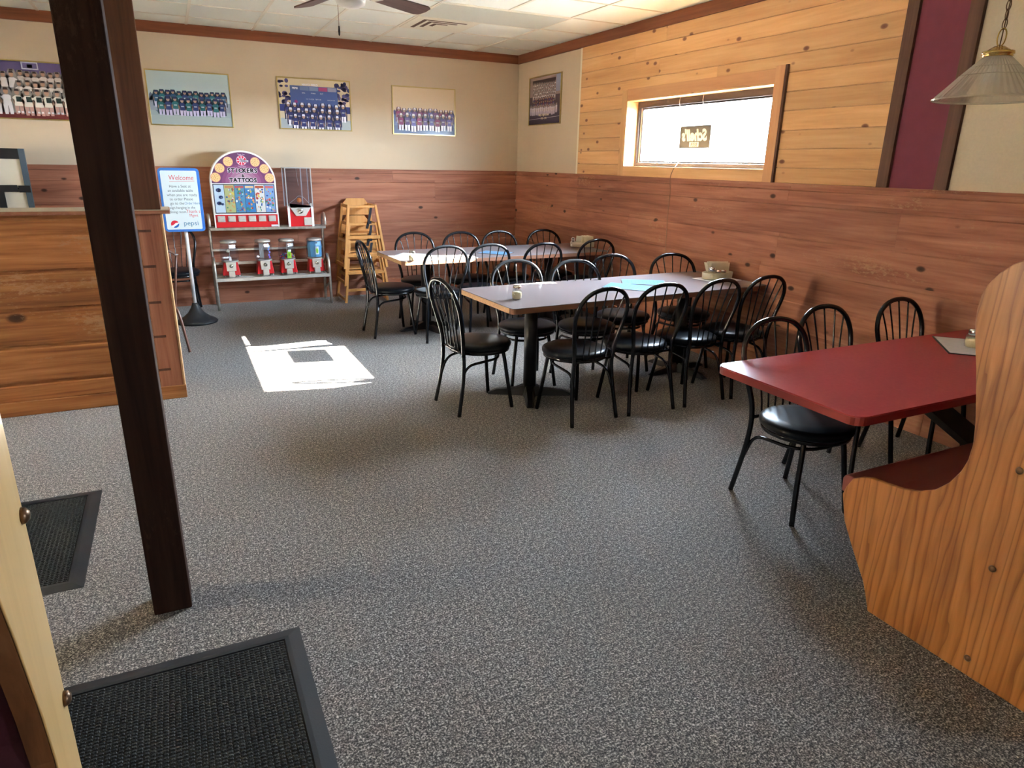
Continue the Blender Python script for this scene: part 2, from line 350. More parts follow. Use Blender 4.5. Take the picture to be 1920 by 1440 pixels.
def carpet():
    m, t, b = new_mat('carpet'); N = t.nodes; L = t.links
    tc = N.new('ShaderNodeTexCoord')
    n1 = N.new('ShaderNodeTexNoise'); n1.inputs['Scale'].default_value = 165; n1.inputs['Detail'].default_value = 4; n1.inputs['Roughness'].default_value = 0.7
    mp = N.new('ShaderNodeMapping'); mp.inputs['Scale'].default_value = (1, 1, 1); L.new(tc.outputs['Object'], mp.inputs[0]); L.new(mp.outputs[0], n1.inputs['Vector'])
    n3 = N.new('ShaderNodeTexNoise'); n3.inputs['Scale'].default_value = 62; n3.inputs['Detail'].default_value = 2; n3.inputs['Roughness'].default_value = 0.6; L.new(tc.outputs['Object'], n3.inputs['Vector'])
    ma = N.new('ShaderNodeMath'); ma.operation = 'MULTIPLY_ADD'; L.new(n3.outputs[0], ma.inputs[0]); ma.inputs[1].default_value = 0.28
    mb = N.new('ShaderNodeMath'); mb.operation = 'MULTIPLY_ADD'; L.new(n1.outputs[0], mb.inputs[0]); mb.inputs[1].default_value = 0.95; mb.inputs[2].default_value = -0.115; L.new(mb.outputs[0], ma.inputs[2])
    r1 = ramp(t, [(0.39, (0.010, 0.010, 0.010)), (0.48, (0.080, 0.074, 0.072)), (0.55, (0.25, 0.235, 0.225)), (0.64, (0.72, 0.69, 0.66))]); L.new(ma.outputs[0], r1.inputs[0])
    n2 = N.new('ShaderNodeTexNoise'); n2.inputs['Scale'].default_value = 0.9; n2.inputs['Detail'].default_value = 3; L.new(tc.outputs['Object'], n2.inputs['Vector'])
    r2 = ramp(t, [(0.3, (0.90, 0.84, 0.76)), (0.7, (0.98, 0.96, 0.95))]); L.new(n2.outputs[0], r2.inputs[0])
    mx = N.new('ShaderNodeMix'); mx.data_type = 'RGBA'; mx.blend_type = 'MULTIPLY'; mx.inputs[0].default_value = 1; L.new(r1.outputs[0], mx.inputs[6]); L.new(r2.outputs[0], mx.inputs[7])
    L.new(mx.outputs[2], b.inputs['Base Color']); b.inputs['Roughness'].default_value = 0.75; b.inputs['Specular IOR Level'].default_value = 0.35
    b.inputs['Sheen Weight'].default_value = 0.25; b.inputs['Sheen Roughness'].default_value = 0.4
    bp = N.new('ShaderNodeBump'); bp.inputs['Strength'].default_value = 0.7; bp.inputs['Distance'].default_value = 0.004; L.new(n1.outputs[0], bp.inputs['Height']); L.new(bp.outputs[0], b.inputs['Normal'])
carpet()
def mat_carpet():
    m, t, b = new_mat('mat_pile'); N = t.nodes; L = t.links
    tc = N.new('ShaderNodeTexCoord')
    n1 = N.new('ShaderNodeTexNoise'); n1.inputs['Scale'].default_value = 260; n1.inputs['Detail'].default_value = 3; L.new(tc.outputs['Object'], n1.inputs['Vector'])
    r1 = ramp(t, [(0.35, (0.010, 0.011, 0.011)), (0.6, (0.042, 0.045, 0.044)), (0.75, (0.12, 0.12, 0.115))]); L.new(n1.outputs[0], r1.inputs[0])
    L.new(r1.outputs[0], b.inputs['Base Color']); b.inputs['Roughness'].default_value = 0.85
    bp = N.new('ShaderNodeBump'); bp.inputs['Strength'].default_value = 0.6; bp.inputs['Distance'].default_value = 0.003; L.new(n1.outputs[0], bp.inputs['Height']); L.new(bp.outputs[0], b.inputs['Normal'])
mat_carpet()
def emit(name, col, s):
    m = bpy.data.materials.new(name); m.use_nodes = True; MATS[name] = m; t = m.node_tree
    b = t.nodes['Principled BSDF']; b.inputs['Emission Color'].default_value = (*col, 1); b.inputs['Emission Strength'].default_value = s; b.inputs['Base Color'].default_value = (*col, 1)
emit('fill_glow', (1.0, 0.88, 0.68), 1.6)  # glow of the added fill panels

# ================================================================== THE SETTING
XL, YR = -9.6, -12.3     # far left wall and rear wall (both out of the frame)
fl = MB().box((XL, YR, -0.06), (0.16, 0.14, 0.0)).build('floor', 'carpet'); tag(fl, kind='structure')
cl = empty('ceiling', kind='structure')
MB().box((XL, YR, H + 0.006), (0.16, 0.14, H + 0.05)).build('ceiling_tiles', 'ceiling_tile', cl)
g = MB(); U = 0.6096
x = -0.61
while x > XL: g.box((x - 0.012, YR, H - 0.001), (x + 0.012, 0, H + 0.008)); x -= U
y = -0.431
while y > YR: g.box((XL, y - 0.007, H), (0, y + 0.007, H + 0.008)); y -= U
g.build('ceiling_grid', 'grid_metal', cl)

# --- back wall
wb = empty('wall_back', kind='structure')
MB().box((XL, 0.0, 0), (0.14, 0.14, H + 0.05)).build('plaster', 'cream_wall', wb)
def wainscot(axis, a, b, name, mat, parent, sgn=-1, top=1.43, pitch=0.2255, joints=2.6, at=0.0, bottom=0.0):
    """lapped horizontal boards; axis = direction they run in"""
    m = MB(); z = top; k = 0
    zs = [top, 1.328, 1.101, 0.878, 0.652, 0.425, 0.20, bottom]
    if top < 1.4: zs = [top, 1.113, 0.893, 0.665, 0.440, 0.212, 0.09, bottom]
    for z1, z0 in zip(zs, zs[1:]):
        p = a; 
        cuts = [a]; q = a + random.uniform(0.6, joints)
        while q < b - 0.5: cuts.append(q); q += random.uniform(1.6, joints + 1.2)
        cuts.append(b)
        for c0, c1 in zip(cuts, cuts[1:]):
            m.rnd = random.random()
            t = at
            prof = [(t, z0), (t + sgn * 0.021, z0 + 0.001), (t + sgn * 0.020, z1 - 0.032), (t + sgn * 0.010, z1 - 0.025), (t + sgn * 0.010, z1), (t, z1)]
            if axis == 0:
                m.prism([(pp[0], pp[1]) for pp in prof], 0, c0 + 0.0008, c1 - 0.0008)
            else:
                # prism along y: polygon in (x, z)
                m.prism([(pp[0], pp[1]) for pp in prof], 1, c0 + 0.0008, c1 - 0.0008)
    return m.build(name, mat, parent)
wainscot(0, XL, -0.022, 'wainscot_boards', 'rough_x', wb)
MB().box((XL, -0.030, 1.43), (-0.03, 0.0, 1.447), rnd=.3).build('wainscot_cap', 'rough_x', wb, bevel=0.002)
tag(MB().box((XL, -0.022, 2.682), (0, 0.0, H + 0.004), rnd=.4).build('trim_1', 'crown_x', bevel=0.002), kind='structure')

# --- right wall with the high window, cut round the opening
wr = empty('wall_right', kind='structure')
WY0, WY1, WZ0, WZ1 = -4.172, -2.357, 1.530, 2.128
VY0, VY1, VZ0, VZ1 = -10.1, -9.55, 1.4, 1.9
m = MB()
for (y0, y1, z0, z1) in ((WY1, 0.14, 0, H + .05), (VY1, WY0, 0, H + .05), (YR, VY0, 0, H + .05), (WY0, WY1, 0, WZ0), (WY0, WY1, WZ1, H + .05), (VY0, VY1, 0, VZ0), (VY0, VY1, VZ1, H + .05)):
    m.box((0.0, y0, z0), (0.16, y1, z1))
m.build('plaster', 'cream_wall', wr)
MB().box((-0.006, -8.3, 1.447), (0.0, -5.559, 2.69)).build('wallpaper', 'wallpaper', wr)
MB().box((-0.008, -5.485, 1.447), (0.0, -5.185, 2.69)).build('painted_panel', 'maroon_paint', wr)
wainscot(1, -12.2, -0.0, 'wainscot_boards', 'rough_y', wr)
MB().box((-0.034, -12.2, 1.43), (0.0, -0.0, 1.449), rnd=.3).build('wainscot_cap', 'rough_y', wr, bevel=0.002)
MB().box((-0.014, -1.497, 1.449), (0, -1.462, 2.69)).build('edge_strip', 'white_trim', wr, bevel=0.002)
# pine cladding
m = MB(); zz = 1.449; zs = [1.449, 1.553, 1.679, 1.805, 1.935, 2.060, 2.184, 2.302, 2.442, 2.567, 2.69]
for z0, z1 in zip(zs, zs[1:]):
    spans = [(-5.112, -1.497)]
    if z0 < WZ1 and z1 > WZ0: spans = [(WY1 + 0.0, -1.497), (-5.112, WY0 - 0.0)]
    for a, b in spans:
        m.rnd = random.random()
        za, zb = z0, z1
        parts = [(a, b)]
        if b - a > 2.5:
            c = random.uniform(a + 0.9, b - 0.9); parts = [(a, c), (c, b)]
        for p0, p1 in parts:
            m.rnd = random.random()
            m.prism([(0, za + .0005), (-0.011, za + 0.0005), (-0.015, za + 0.005), (-0.015, zb - 0.005), (-0.011, zb - 0.0005), (0, zb - 0.0005)], 1, p0 + .0005, p1 - .0005)
m.build('pine_cladding', 'pine_y', wr)
tag(MB().box((-0.026, YR, 2.682), (0, -0.022, H + 0.004), rnd=.4).build('trim_2', 'crown_y', bevel=0.002), kind='structure')
tag(MB().box((-0.030, -5.187, 1.449), (0, -5.113, 2.682), rnd=.4).build('trim_3', 'trim_z', bevel=0.002), kind='structure')
tag(MB().box((-0.030, -5.559, 1.449), (0, -5.483, 2.682), rnd=.7).build('trim_4', 'trim_z', bevel=0.002), kind='structure')

# --- other walls
m = MB(); LY0, LY1, LZ0, LZ1 = -4.8, -3.7, 1.0, 2.2
for (y0, y1, z0, z1) in ((YR, LY0, 0, H + .05), (LY1, 0.14, 0, H + .05), (LY0, LY1, 0, LZ0), (LY0, LY1, LZ1, H + .05)): m.box((XL - 0.1, y0, z0), (XL, y1, z1))
wl = m.build('wall_left', 'cream_wall'); tag(wl, kind='structure')
m = MB(); m.box((XL, YR - 0.1, 0), (0.16, YR, H + .05))
tag(m.build('wall_rear', 'cream_wall'), kind='structure')

# --- window
w1 = empty('window_1', (0, 0, 0), kind='structure')
m = MB(); m.rnd = .3
m.box((-0.026, WY1, 1.449), (0.0, WY1 + 0.080, 2.215)).build('window_casing', 'pine_z', w1, bevel=0.002)       # left upright
m = MB(); m.rnd = .6; m.box((-0.034, WY0 - 0.085, 1.449), (0.0, WY0, 2.235)).build('window_casing', 'casing_z', w1, bevel=0.002)
MB().box((-0.034, WY0 - 0.106, 1.449), (-0.0, WY0 - 0.087, 2.237), rnd=.5).build('casing_edge', 'trim_z', w1, bevel=0.001)
m = MB(); m.box((-0.024, WY0, WZ1), (0.0, WY1, 2.222), rnd=.2).build('window_casing', 'casing_y', w1, bevel=0.002)
m = MB(); m.box((-0.024, WY0, 1.449), (0.0, WY1, WZ0), rnd=.9).build('window_casing', 'pine_y', w1, bevel=0.002)
m = MB(); m.rnd = .5
m.box((-0.024, WY1 - 0.010, WZ0), (0.16, WY1, WZ1)); m.box((-0.024, WY0, WZ0), (0.16, WY0 + 0.010, WZ1))
m.box((-0.024, WY0 + .01, WZ0), (0.16, WY1 - .01, WZ0 + 0.010)); m.box((-0.024, WY0 + .01, WZ1 - 0.010), (0.16, WY1 - .01, WZ1))
m.build('window_jamb', 'pine_y', w1)
def ring(m, xa, xb, y0, y1, z0, z1, wd, wt=None, wbm=None):
    wt = wt or wd; wbm = wbm or wd
    m.box((xa, y0, z0), (xb, y0 + wd, z1)); m.box((xa, y1 - wd, z0), (xb, y1, z1)); m.box((xa, y0 + wd, z0), (xb, y1 - wd, z0 + wbm)); m.box((xa, y0 + wd, z1 - wt), (xb, y1 - wd, z1))
m = MB(); ring(m, 0.100, 0.155, WY0 + 0.010, WY1 - 0.010, WZ0 + 0.010, WZ1 - 0.010, 0.030, 0.055, 0.034)
m.build('window_frame', 'window_bronze', w1, bevel=0.002)
m = MB(); ring(m, 0.118, 0.140, WY0 + 0.041, WY1 - 0.065, WZ0 + 0.045, WZ1 - 0.066, 0.014)
m.build('window_sash', 'window_bronze', w1, bevel=0.001)
MB().box((0.118, WY1 - 0.063, WZ0 + 0.045), (0.138, WY1 - 0.042, WZ1 - 0.066)).build('sash_track', 'steel', w1)
MB().box((0.126, WY0 + 0.04, WZ0 + 0.04), (0.130, WY1 - 0.04, WZ1 - 0.06)).build('window_pane', 'window_glass', w1)
# second window further along the wall and a left window added as fill for the right wall (out of frame, they light the foreground)
w2 = empty('window_2', kind='structure')
m = MB(); ring(m, 0.06, 0.12, VY0, VY1, VZ0, VZ1, 0.05); m.build('window_frame', 'window_bronze', w2)
MB().box((0.088, VY0 + .04, VZ0 + .04), (0.092, VY1 - .04, VZ1 - .04)).build('window_pane', 'window_glass', w2)
w3 = empty('added_window', kind='structure')
m = MB(); ring(m, XL - 0.09, XL - 0.03, LY0, LY1, LZ0, LZ1, 0.05); m.box((XL - 0.09, -4.28, LZ0), (XL - 0.03, -4.22, LZ1)); m.build('window_frame', 'window_bronze', w3)
MB().box((XL - 0.065, LY0 + .04, LZ0 + .04), (XL - 0.060, LY1 - .04, LZ1 - .04)).build('window_pane', 'window_glass', w3)
m = MB(); m.box((-18.4, -22, -0.25), (-18, 6, 7)); tag(m.build('bounce_slab', 'bounce_cream'), 'added unseen cream building across the street, seen only through the far left window', 'reflector')  # slab added to bounce warm sunlight through the left window
# ground outside
gr = MB().box((-40, -60, -0.35), (70, 60, -0.25)).build('ground', 'concrete'); tag(gr, kind='structure')

# sign in the window, seen from behind
sg = empty('window_sign', (0.105, -3.21, 1.79), 0, "dark sign with pale script lettering seen backwards, hanging in the high window", 'sign')
sbd = MB().box((0.0, -0.197, -0.092), (0.008, 0.197, 0.092)).build('sign_board', plain('sign_grey', (0.10, 0.105, 0.10), 0.6), sg)
pr = Print((0, 0, 0), (0, 1, 0), (0, 0, 1), (-1, 0, 0)); pr.O = Vector((-0.0006, 0, 0))
# seen from the room +y is to the left, so unmirrored text in (y, z) reads backwards, as in the photo
pr.text("Schell's", 0.0, -0.028, 0.125, (0.75, 0.74, 0.66), shear=0.25, bold=0.006, sx=0.88)
pr.rect(-0.06, -0.080, 0.06, -0.042, (0.75, 0.74, 0.66)); pr.step(); pr.text('BEER', 0, -0.076, 0.042, (0.10, 0.10, 0.10), bold=0.001)
pr.build('lettering', 'printed', sbd)
cd = MB(); cd.tube(smooth_path([(0.10, -3.03, 1.70), (0.05, -3.10, 1.60), (-0.022, -3.135, 1.535), (-0.031, -3.12, 1.50), (-0.040, -3.112, 1.44), (-0.026, -3.112, 1.33), (-0.025, -3.105, 1.15), (-0.026, -3.112, 0.95), (-0.024, -3.125, 0.72), (-0.026, -3.13, 0.45), (-0.026, -3.12, 0.25)], 5), 0.0028, 6)
tag(cd.build('power_cord', 'cord'), 'thin brown cord running down the wall from the window sign', 'cord')
# blind cords at the head of the window
hk = MB()
for yy in (-3.0, -3.3): hk.tube([(0.085, yy, WZ1 - 0.012), (0.082, yy + 0.004, WZ1 - 0.05), (0.085, yy - 0.004, WZ1 - 0.085)], 0.0018, 5)
hk.build('wire_hook', 'steel', w1)

# --- half wall at the left
hw = empty('wall_divider', kind='structure')
HX, HYF = -4.052, -3.20
MB().box((XL + 0.3, HYF + 0.0, 0), (HX - 0.012, HYF + 0.26, 1.205)).build('wall_core', 'rough_x', hw)
wainscot(0, XL + 0.3, HX - 0.145, 'divider_boards', 'divider_x', hw, top=1.205, at=HYF)
m = MB(); m.rnd = .35
m.box((HX - 0.145, HYF - 0.024, 0), (HX - 0.0125, HYF, 1.205)); m.build('corner_board', 'rough_z', hw, bevel=0.002)
m = MB()
for z in (1.105, 0.885, 0.655, 0.43, 0.205): m.box((HX - 0.146, HYF - 0.0245, z - 0.010), (HX - 0.075, HYF - 0.0246, z + 0.006))
m.build('board_notch', 'trim_z', hw)
MB().box((HX - 0.0125, HYF - 0.026, 0), (HX, HYF + 0.26, 1.205)).build('end_board', 'raw_edge', hw, bevel=0.003)
MB().box((XL + 0.3, HYF - 0.040, 0.0), (HX + 0.002, HYF - 0.0225, 0.088), rnd=.6).build('base_board', 'divider_x', hw, bevel=0.003)
MB().box((XL + 0.3, HYF - 0.045, 1.206), (HX + 0.045, HYF + 0.30, 1.226), rnd=.3).build('divider_cap', 'rough_x', hw, bevel=0.002)
MB().box((XL + 0.3, HYF - 0.040, 1.2265), (HX + 0.040, HYF + 0.29, 1.2295)).build('cap_laminate', 'cap_top', hw)

m = MB(); m.rnd = .5; m.box((-0.061, -0.06, 0), (0.061, 0.06, H))
p1 = m.build('support_post', 'post_z', bevel=0.004); p1.location = (-4.156, -5.656, 0)
tag(p1, 'dark brown square wooden post standing on the carpet near the doormats', 'post')
m = MB(); m.rnd = .2; m.box((-0.074, -0.07, 0), (0.074, 0.07, H - 1.2295))
p2 = m.build('support_post', wood('post2_z', dark=(0.05, 0.018, 0.008), mid=(0.105, 0.038, 0.016), light=(0.15, 0.058, 0.026), axis=2, rough=0.55, across=20, var=0), bevel=0.003); p2.location = (-4.131, -3.125, 1.2295)
tag(p2, 'reddish brown post rising from the end of the low plank divider to the ceiling', 'post')

# ================================================================== CEILING FITTINGS
lf = empty('light_panel', (-1.2196, -1.955, H), 0, 'unlit pale ceiling light panel beside the air vent near the corner', 'light')
MB().box((-0.60, -0.295, -0.004), (0.60, 0.295, 0.004)).build('diffuser', 'lens_panel', lf)
m = MB(); m.box((-0.609, -0.305, -0.006), (0.609, -0.293, 0.0)); m.box((-0.609, 0.293, -0.006), (0.609, 0.305, 0.0)); m.box((-0.609, -0.293, -0.006), (-0.597, 0.293, 0)); m.box((0.597, -0.293, -0.006), (0.609, 0.293, 0)); m.build('frame', 'grid_metal', lf)
cv = empty('ceiling_vent', (-1.524, -1.345, H), 0, 'square white ceiling air vent with nested dark louvre slots', 'vent')
m = MB(); ring_ = [(-0.295, -0.295), (0.295, 0.295)]
m.box((-0.295, -0.295, -0.006), (0.295, 0.295, 0.002)); m.build('face_plate', 'fan_white', cv)
m = MB()
for k, s in enumerate((0.21, 0.14, 0.07)):
    m.box((-s, -s, -0.0075), (-s + 0.036, s, -0.0062)); m.box((-s + 0.036, -s, -0.0075), (s, -s + 0.030, -0.0062))
m.build('louvre_slots', plain('slot_dark', (0.10, 0.045, 0.025), 0.7), cv)

FC = (-2.945, -3.80)
fn = empty('ceiling_fan', (FC[0], FC[1], 2.460), 0, 'ceiling fan with dark wood blades and pale centre bowl', 'fan')
m = MB(); m.lathe([(0, 0.315), (0.07, 0.310), (0.075, 0.27), (0.02, 0.20), (0.016, 0.12), (0.06, 0.10), (0.12, 0.07), (0.135, 0.02), (0.125, -0.02), (0.08, -0.035), (0, -0.037)], 28); m.build('motor_housing', 'fan_white', fn)
m = MB(); m.lathe([(0.07, -0.035), (0.085, -0.05), (0.08, -0.075), (0.05, -0.092), (0, -0.098)], 24); m.build('light_bowl', 'white_plastic', fn)
aR = math.atan2(-3.45 + 3.80, -2.385 + 2.945)
for k in range(5):
    a = aR + k * 2 * PI / 5
    Mx = Matrix.Rotation(a, 4, 'Z') @ Matrix.Rotation(math.radians(-12), 4, 'X')
    m = MB(); m.rnd = k / 5
    out = [(0.20, -0.050), (0.45, -0.062), (0.62, -0.066), (0.655, -0.052), (0.668, 0), (0.655, 0.052), (0.62, 0.066), (0.45, 0.062), (0.20, 0.050)]
    m.prism(out, 2, -0.004, 0.004)
    o = m.build('blade', 'fan_wood', fn, bevel=0.001); o.matrix_local = Mx
    m = MB(); m.prism([(0.10, -0.02), (0.24, -0.045), (0.27, 0), (0.24, 0.045), (0.10, 0.02)], 2, -0.0085, -0.0045); o = m.build('blade_bracket', 'fan_white', fn); o.matrix_local = Mx
m = MB(); m.tube([(-0.06, 0.06, -0.06), (-0.06, 0.06, -0.18)], 0.0016, 5); pc = m.build('pull_chain', 'bronze', fn)
m = MB(); m.lathe([(0, 0.0), (0.004, -0.004), (0.0065, -0.03), (0.005, -0.05), (0, -0.056)], 10, c=(-0.06, 0.06, -0.18)); m.build('pull_knob', 'menu_vinyl', pc)

# glowing panels added as fill light, behind the camera and over the left part of the room (out of the frame)
for i, (x, y) in enumerate(((-3.05, -9.3), (-5.5, -6.5), (-6.7, -2.57), (-1.22, -9.3))):
    t = empty('light_panel', (x, y, H), 0, ['added fill light panel behind the camera', 'added fill light panel left of the wooden post', 'added fill light panel over the area behind the divider', 'added fill light panel over the nearest booth'][i], 'light')
    MB().box((-0.58, -0.28, -0.006), (0.58, 0.28, -0.001)).build('diffuser', 'fill_glow', t)

# pendant lamp
pl_ = empty('pendant_lamp', (-1.0, -6.27, 0), 0, 'hanging ribbed glass cone lamp with brass cap and chain', 'lamp')
m = MB(); seg = 96; prof = [(0.045, 1.985), (0.075, 1.955), (0.115, 1.915), (0.155, 1.872), (0.188, 1.838), (0.197, 1.830), (0.196, 1.824)]
rings = []
for j, (r, z) in enumerate(prof):
    rings.append(m.add([((r + (0.0018 if k % 2 else -0.0018) * (1 if 0 < j < 5 else 0)) * math.cos(2 * PI * k / seg), (r + (0.0018 if k % 2 else -0.0018) * (1 if 0 < j < 5 else 0)) * math.sin(2 * PI * k / seg), z) for k in range(seg)]))
for a, b in zip(rings, rings[1:]):
    for k in range(seg): m.face((a + k, a + (k + 1) % seg, b + (k + 1) % seg, b + k))
lsh = m.build('lamp_shade', 'ribbed_glass', pl_)
m = MB(); m.tube([(0.197 * math.cos(a), 0.197 * math.sin(a), 1.827) for a in [2 * PI * k / 64 for k in range(64)]], 0.004, 8, closed=True)
for rr, z in ((0.117, 1.9145), (0.085, 1.9455)): m.tube([(rr * math.cos(a), rr * math.sin(a), z) for a in [2 * PI * k / 48 for k in range(48)]], 0.0016, 6, closed=True)
m.build('shade_rim', 'ribbed_glass', lsh)
m = MB(); m.lathe([(0.0, 2.022), (0.018, 2.020), (0.034, 2.010), (0.042, 2.004), (0.054, 2.002), (0.056, 1.992), (0.050, 1.990), (0.052, 1.984), (0.046, 1.980), (0, 1.980)], 28); m.build('cap', 'brass', pl_)
m = MB(); m.tube([(0, 0.016 * math.cos(a), 2.052 + 0.032 * math.sin(a)) for a in [2 * PI * k / 20 for k in range(20)]], 0.0028, 6, closed=True); m.build('loop', 'brass', pl_)
m = MB(); z = 2.098; k = 0
while z < H:
    ax = k % 2
    m.tube([((0.0085 * math.cos(a)) if ax else 0, 0 if ax else 0.0085 * math.cos(a), z + 0.020 * math.sin(a)) for a in [2 * PI * q / 14 for q in range(14)]], 0.0020, 5, closed=True); z += 0.033; k += 1
m.build('chain', 'bronze', pl_)
m = MB(); m.tube([(0.003, 0.003, 2.02), (0.004, -0.003, 2.3), (0.002, 0.003, 2.55), (0, 0, H)], 0.0022, 6); m.build('wire', 'bronze', pl_)
m = MB(); m.lathe([(0, H - 0.03), (0.03, H - 0.028), (0.055, H - 0.008), (0.06, H - 0.001), (0, H - 0.001)], 20); m.build('ceiling_rose', 'brass', pl_)
m = MB(); m.lathe([(0, 1.98), (0.02, 1.98), (0.022, 1.95), (0.03, 1.93), (0.033, 1.905), (0.022, 1.88), (0, 1.872)], 18); m.build('bulb', 'white_plastic', pl_)

# ================================================================== BISTRO CHAIRS
def make_chair():
    t = empty('bistro_chair')
    m = MB(); m.lathe([(0, 0.405), (0.200, 0.405), (0.207, 0.412), (0.210, 0.424), (0.205, 0.436), (0.185, 0.446), (0.13, 0.453), (0.06, 0.456), (0, 0.457)], 36, c=(0.03, 0, 0)); m.build('seat', 'black_vinyl', t)
    m = MB(); m.lathe([(0.175, 0.385), (0.198, 0.385), (0.200, 0.405), (0.175, 0.405)], 36, c=(0.03, 0, 0)); m.build('seat_frame', 'black_tube', t)
    for s in (-1, 1):
        m = MB(); m.tube(smooth_path([(0.140, s * 0.118, 0.392), (0.152, s * 0.130, 0.31), (0.166, s * 0.146, 0.18), (0.190, s * 0.166, 0.0)], 5), 0.0125, 10); m.build('leg', 'black_tube', t)
        m = MB(); m.tube(smooth_path([(-0.160, s * 0.150, 0.40), (-0.160, s * 0.154, 0.32), (-0.172, s * 0.164, 0.20), (-0.207, s * 0.180, 0.0)], 5), 0.0125, 10); m.build('leg', 'black_tube', t)
    hoop = [(-0.160, -0.150, 0.385), (-0.166, -0.156, 0.47), (-0.182, -0.176, 0.56), (-0.202, -0.194, 0.65), (-0.220, -0.196, 0.72), (-0.236, -0.172, 0.785), (-0.247, -0.118, 0.832), (-0.253, -0.055, 0.852), (-0.254, 0.0, 0.856)]
    full = hoop + [(p[0], -p[1], p[2]) for p in hoop[-2::-1]]
    m = MB(); m.tube(smooth_path(full, 4), 0.0130, 10); m.build('back_frame', 'black_tube', t)
    for q, (yb, yt, zt, xt) in enumerate(((-0.088, -0.150, 0.808, -0.241), (-0.046, -0.083, 0.843, -0.250), (0.0, 0.0, 0.853, -0.254), (0.046, 0.083, 0.843, -0.250), (0.088, 0.150, 0.808, -0.241))):
        m = MB(); m.tube(smooth_path([(-0.162 - 0.010 * (1 - abs(yb) / .09), yb, 0.40), (-0.180, yb * 1.06, 0.52), (-0.212, yb + (yt - yb) * 0.45, 0.68), (xt, yt, zt)], 3), 0.0045, 7); m.build('spindle', 'black_tube', t)
    st = [(-0.176, 0.158, 0.185), (-0.164, 0.150, 0.235), (-0.145, 0.144, 0.285), (-0.105, 0.142, 0.318), (-0.03, 0.143, 0.330), (0.05, 0.138, 0.336), (0.105, 0.112, 0.340), (0.138, 0.062, 0.342), (0.146, 0.0, 0.343)]
    st = st + [(p[0], -p[1], p[2]) for p in st[-2::-1]]
    m = MB(); m.tube(smooth_path(st, 4), 0.0085, 8); m.build('stretcher', 'black_tube', t)
    m = MB(); m.tube([(-0.162, y, 0.402) for y in (-0.150, -0.07, 0, 0.07, 0.150)], 0.009, 8); m.build('back_rail', 'black_tube', t)
    return t
proto = make_chair(); used = [False]
def chair(x, y, hx, hy, label, group):
    c = proto if not used[0] else copy_tree(proto); used[0] = True
    c.location = (x, y, 0.001); c.rotation_euler = (0, 0, math.atan2(hy, hx)); tag(c, label, 'chair', group)
G1, G2, G3 = 'bistro chairs around the far table', 'bistro chairs around the middle table', 'bistro chairs behind the red table'
chair(-2.275, -1.975, 1, 0.04, 'black bistro chair at the left end of the far table, near the high chairs', G1)
for x, y, h, l in ((-1.845, -1.635, -0.05, 'black bistro chair on the back wall side of the far table, leftmost of four'),
                   (-1.36, -1.70, -0.03, 'black bistro chair on the back wall side of the far table, second from left'),
                   (-0.92, -1.695, -0.02, 'black bistro chair on the back wall side of the far table, third from left'),
                   (-0.395, -1.70, -0.05, 'black bistro chair on the back wall side of the far table, nearest the room corner')):
    chair(x, y, h, -1, l, G1)
for x, y, h, l in ((-1.905, -2.29, 0.02, 'black bistro chair at the near side of the far table, leftmost, in the sunlight'),
                   (-1.49, -2.285, 0.02, 'black bistro chair at the near side of the far table, second from left'),
                   (-0.985, -2.34, -0.03, 'black bistro chair at the near side of the far table, third from left'),
                   (-0.31, -2.215, 0.05, 'black bistro chair at the near side of the far table, closest to the window wall')):
    chair(x, y, h, 1, l, G1)
chair(-2.31, -4.114, 0.997, 0.08, 'black bistro chair alone at the left end of the middle table, in open floor', G2)
for x, y, h, l in ((-1.765, -3.775, -0.12, 'black bistro chair on the far side of the middle table, leftmost, behind the glass shaker'),
                   (-1.345, -3.915, -0.15, 'black bistro chair on the far side of the middle table, second from left'),
                   (-0.895, -3.73, -0.18, 'black bistro chair on the far side of the middle table, third from left'),
                   (-0.375, -3.83, -0.22, 'black bistro chair on the far side of the middle table, by the window wall')):
    chair(x, y, h, -1, l, G2)
for x, y, h, l in ((-1.78, -4.527, -0.13, 'black bistro chair on the near side of the middle table, leftmost, next to the pedestal'),
                   (-1.306, -4.516, 0.0, 'black bistro chair on the near side of the middle table, second from left'),
                   (-0.87, -4.513, -0.066, 'black bistro chair on the near side of the middle table, third from left'),
                   (-0.45, -4.505, -0.06, 'black bistro chair on the near side of the middle table, closest to the window wall')):
    chair(x, y, h, 1, l, G2)
chair(-1.445, -6.005, -0.05, -1, 'black bistro chair pushed under the left corner of the red table, blue sheen on seat', G3)
chair(-0.93, -5.87, 0.02, -1, 'black bistro chair behind the middle of the red table', G3)
chair(-0.335, -5.875, 0.02, -1, 'black bistro chair behind the red table, closest to the plank wall', G3)
chair(-4.02, -0.34, 0.0, -1, 'black bistro chair in the corner behind the welcome board pole', 'spare bistro chair by the rack')

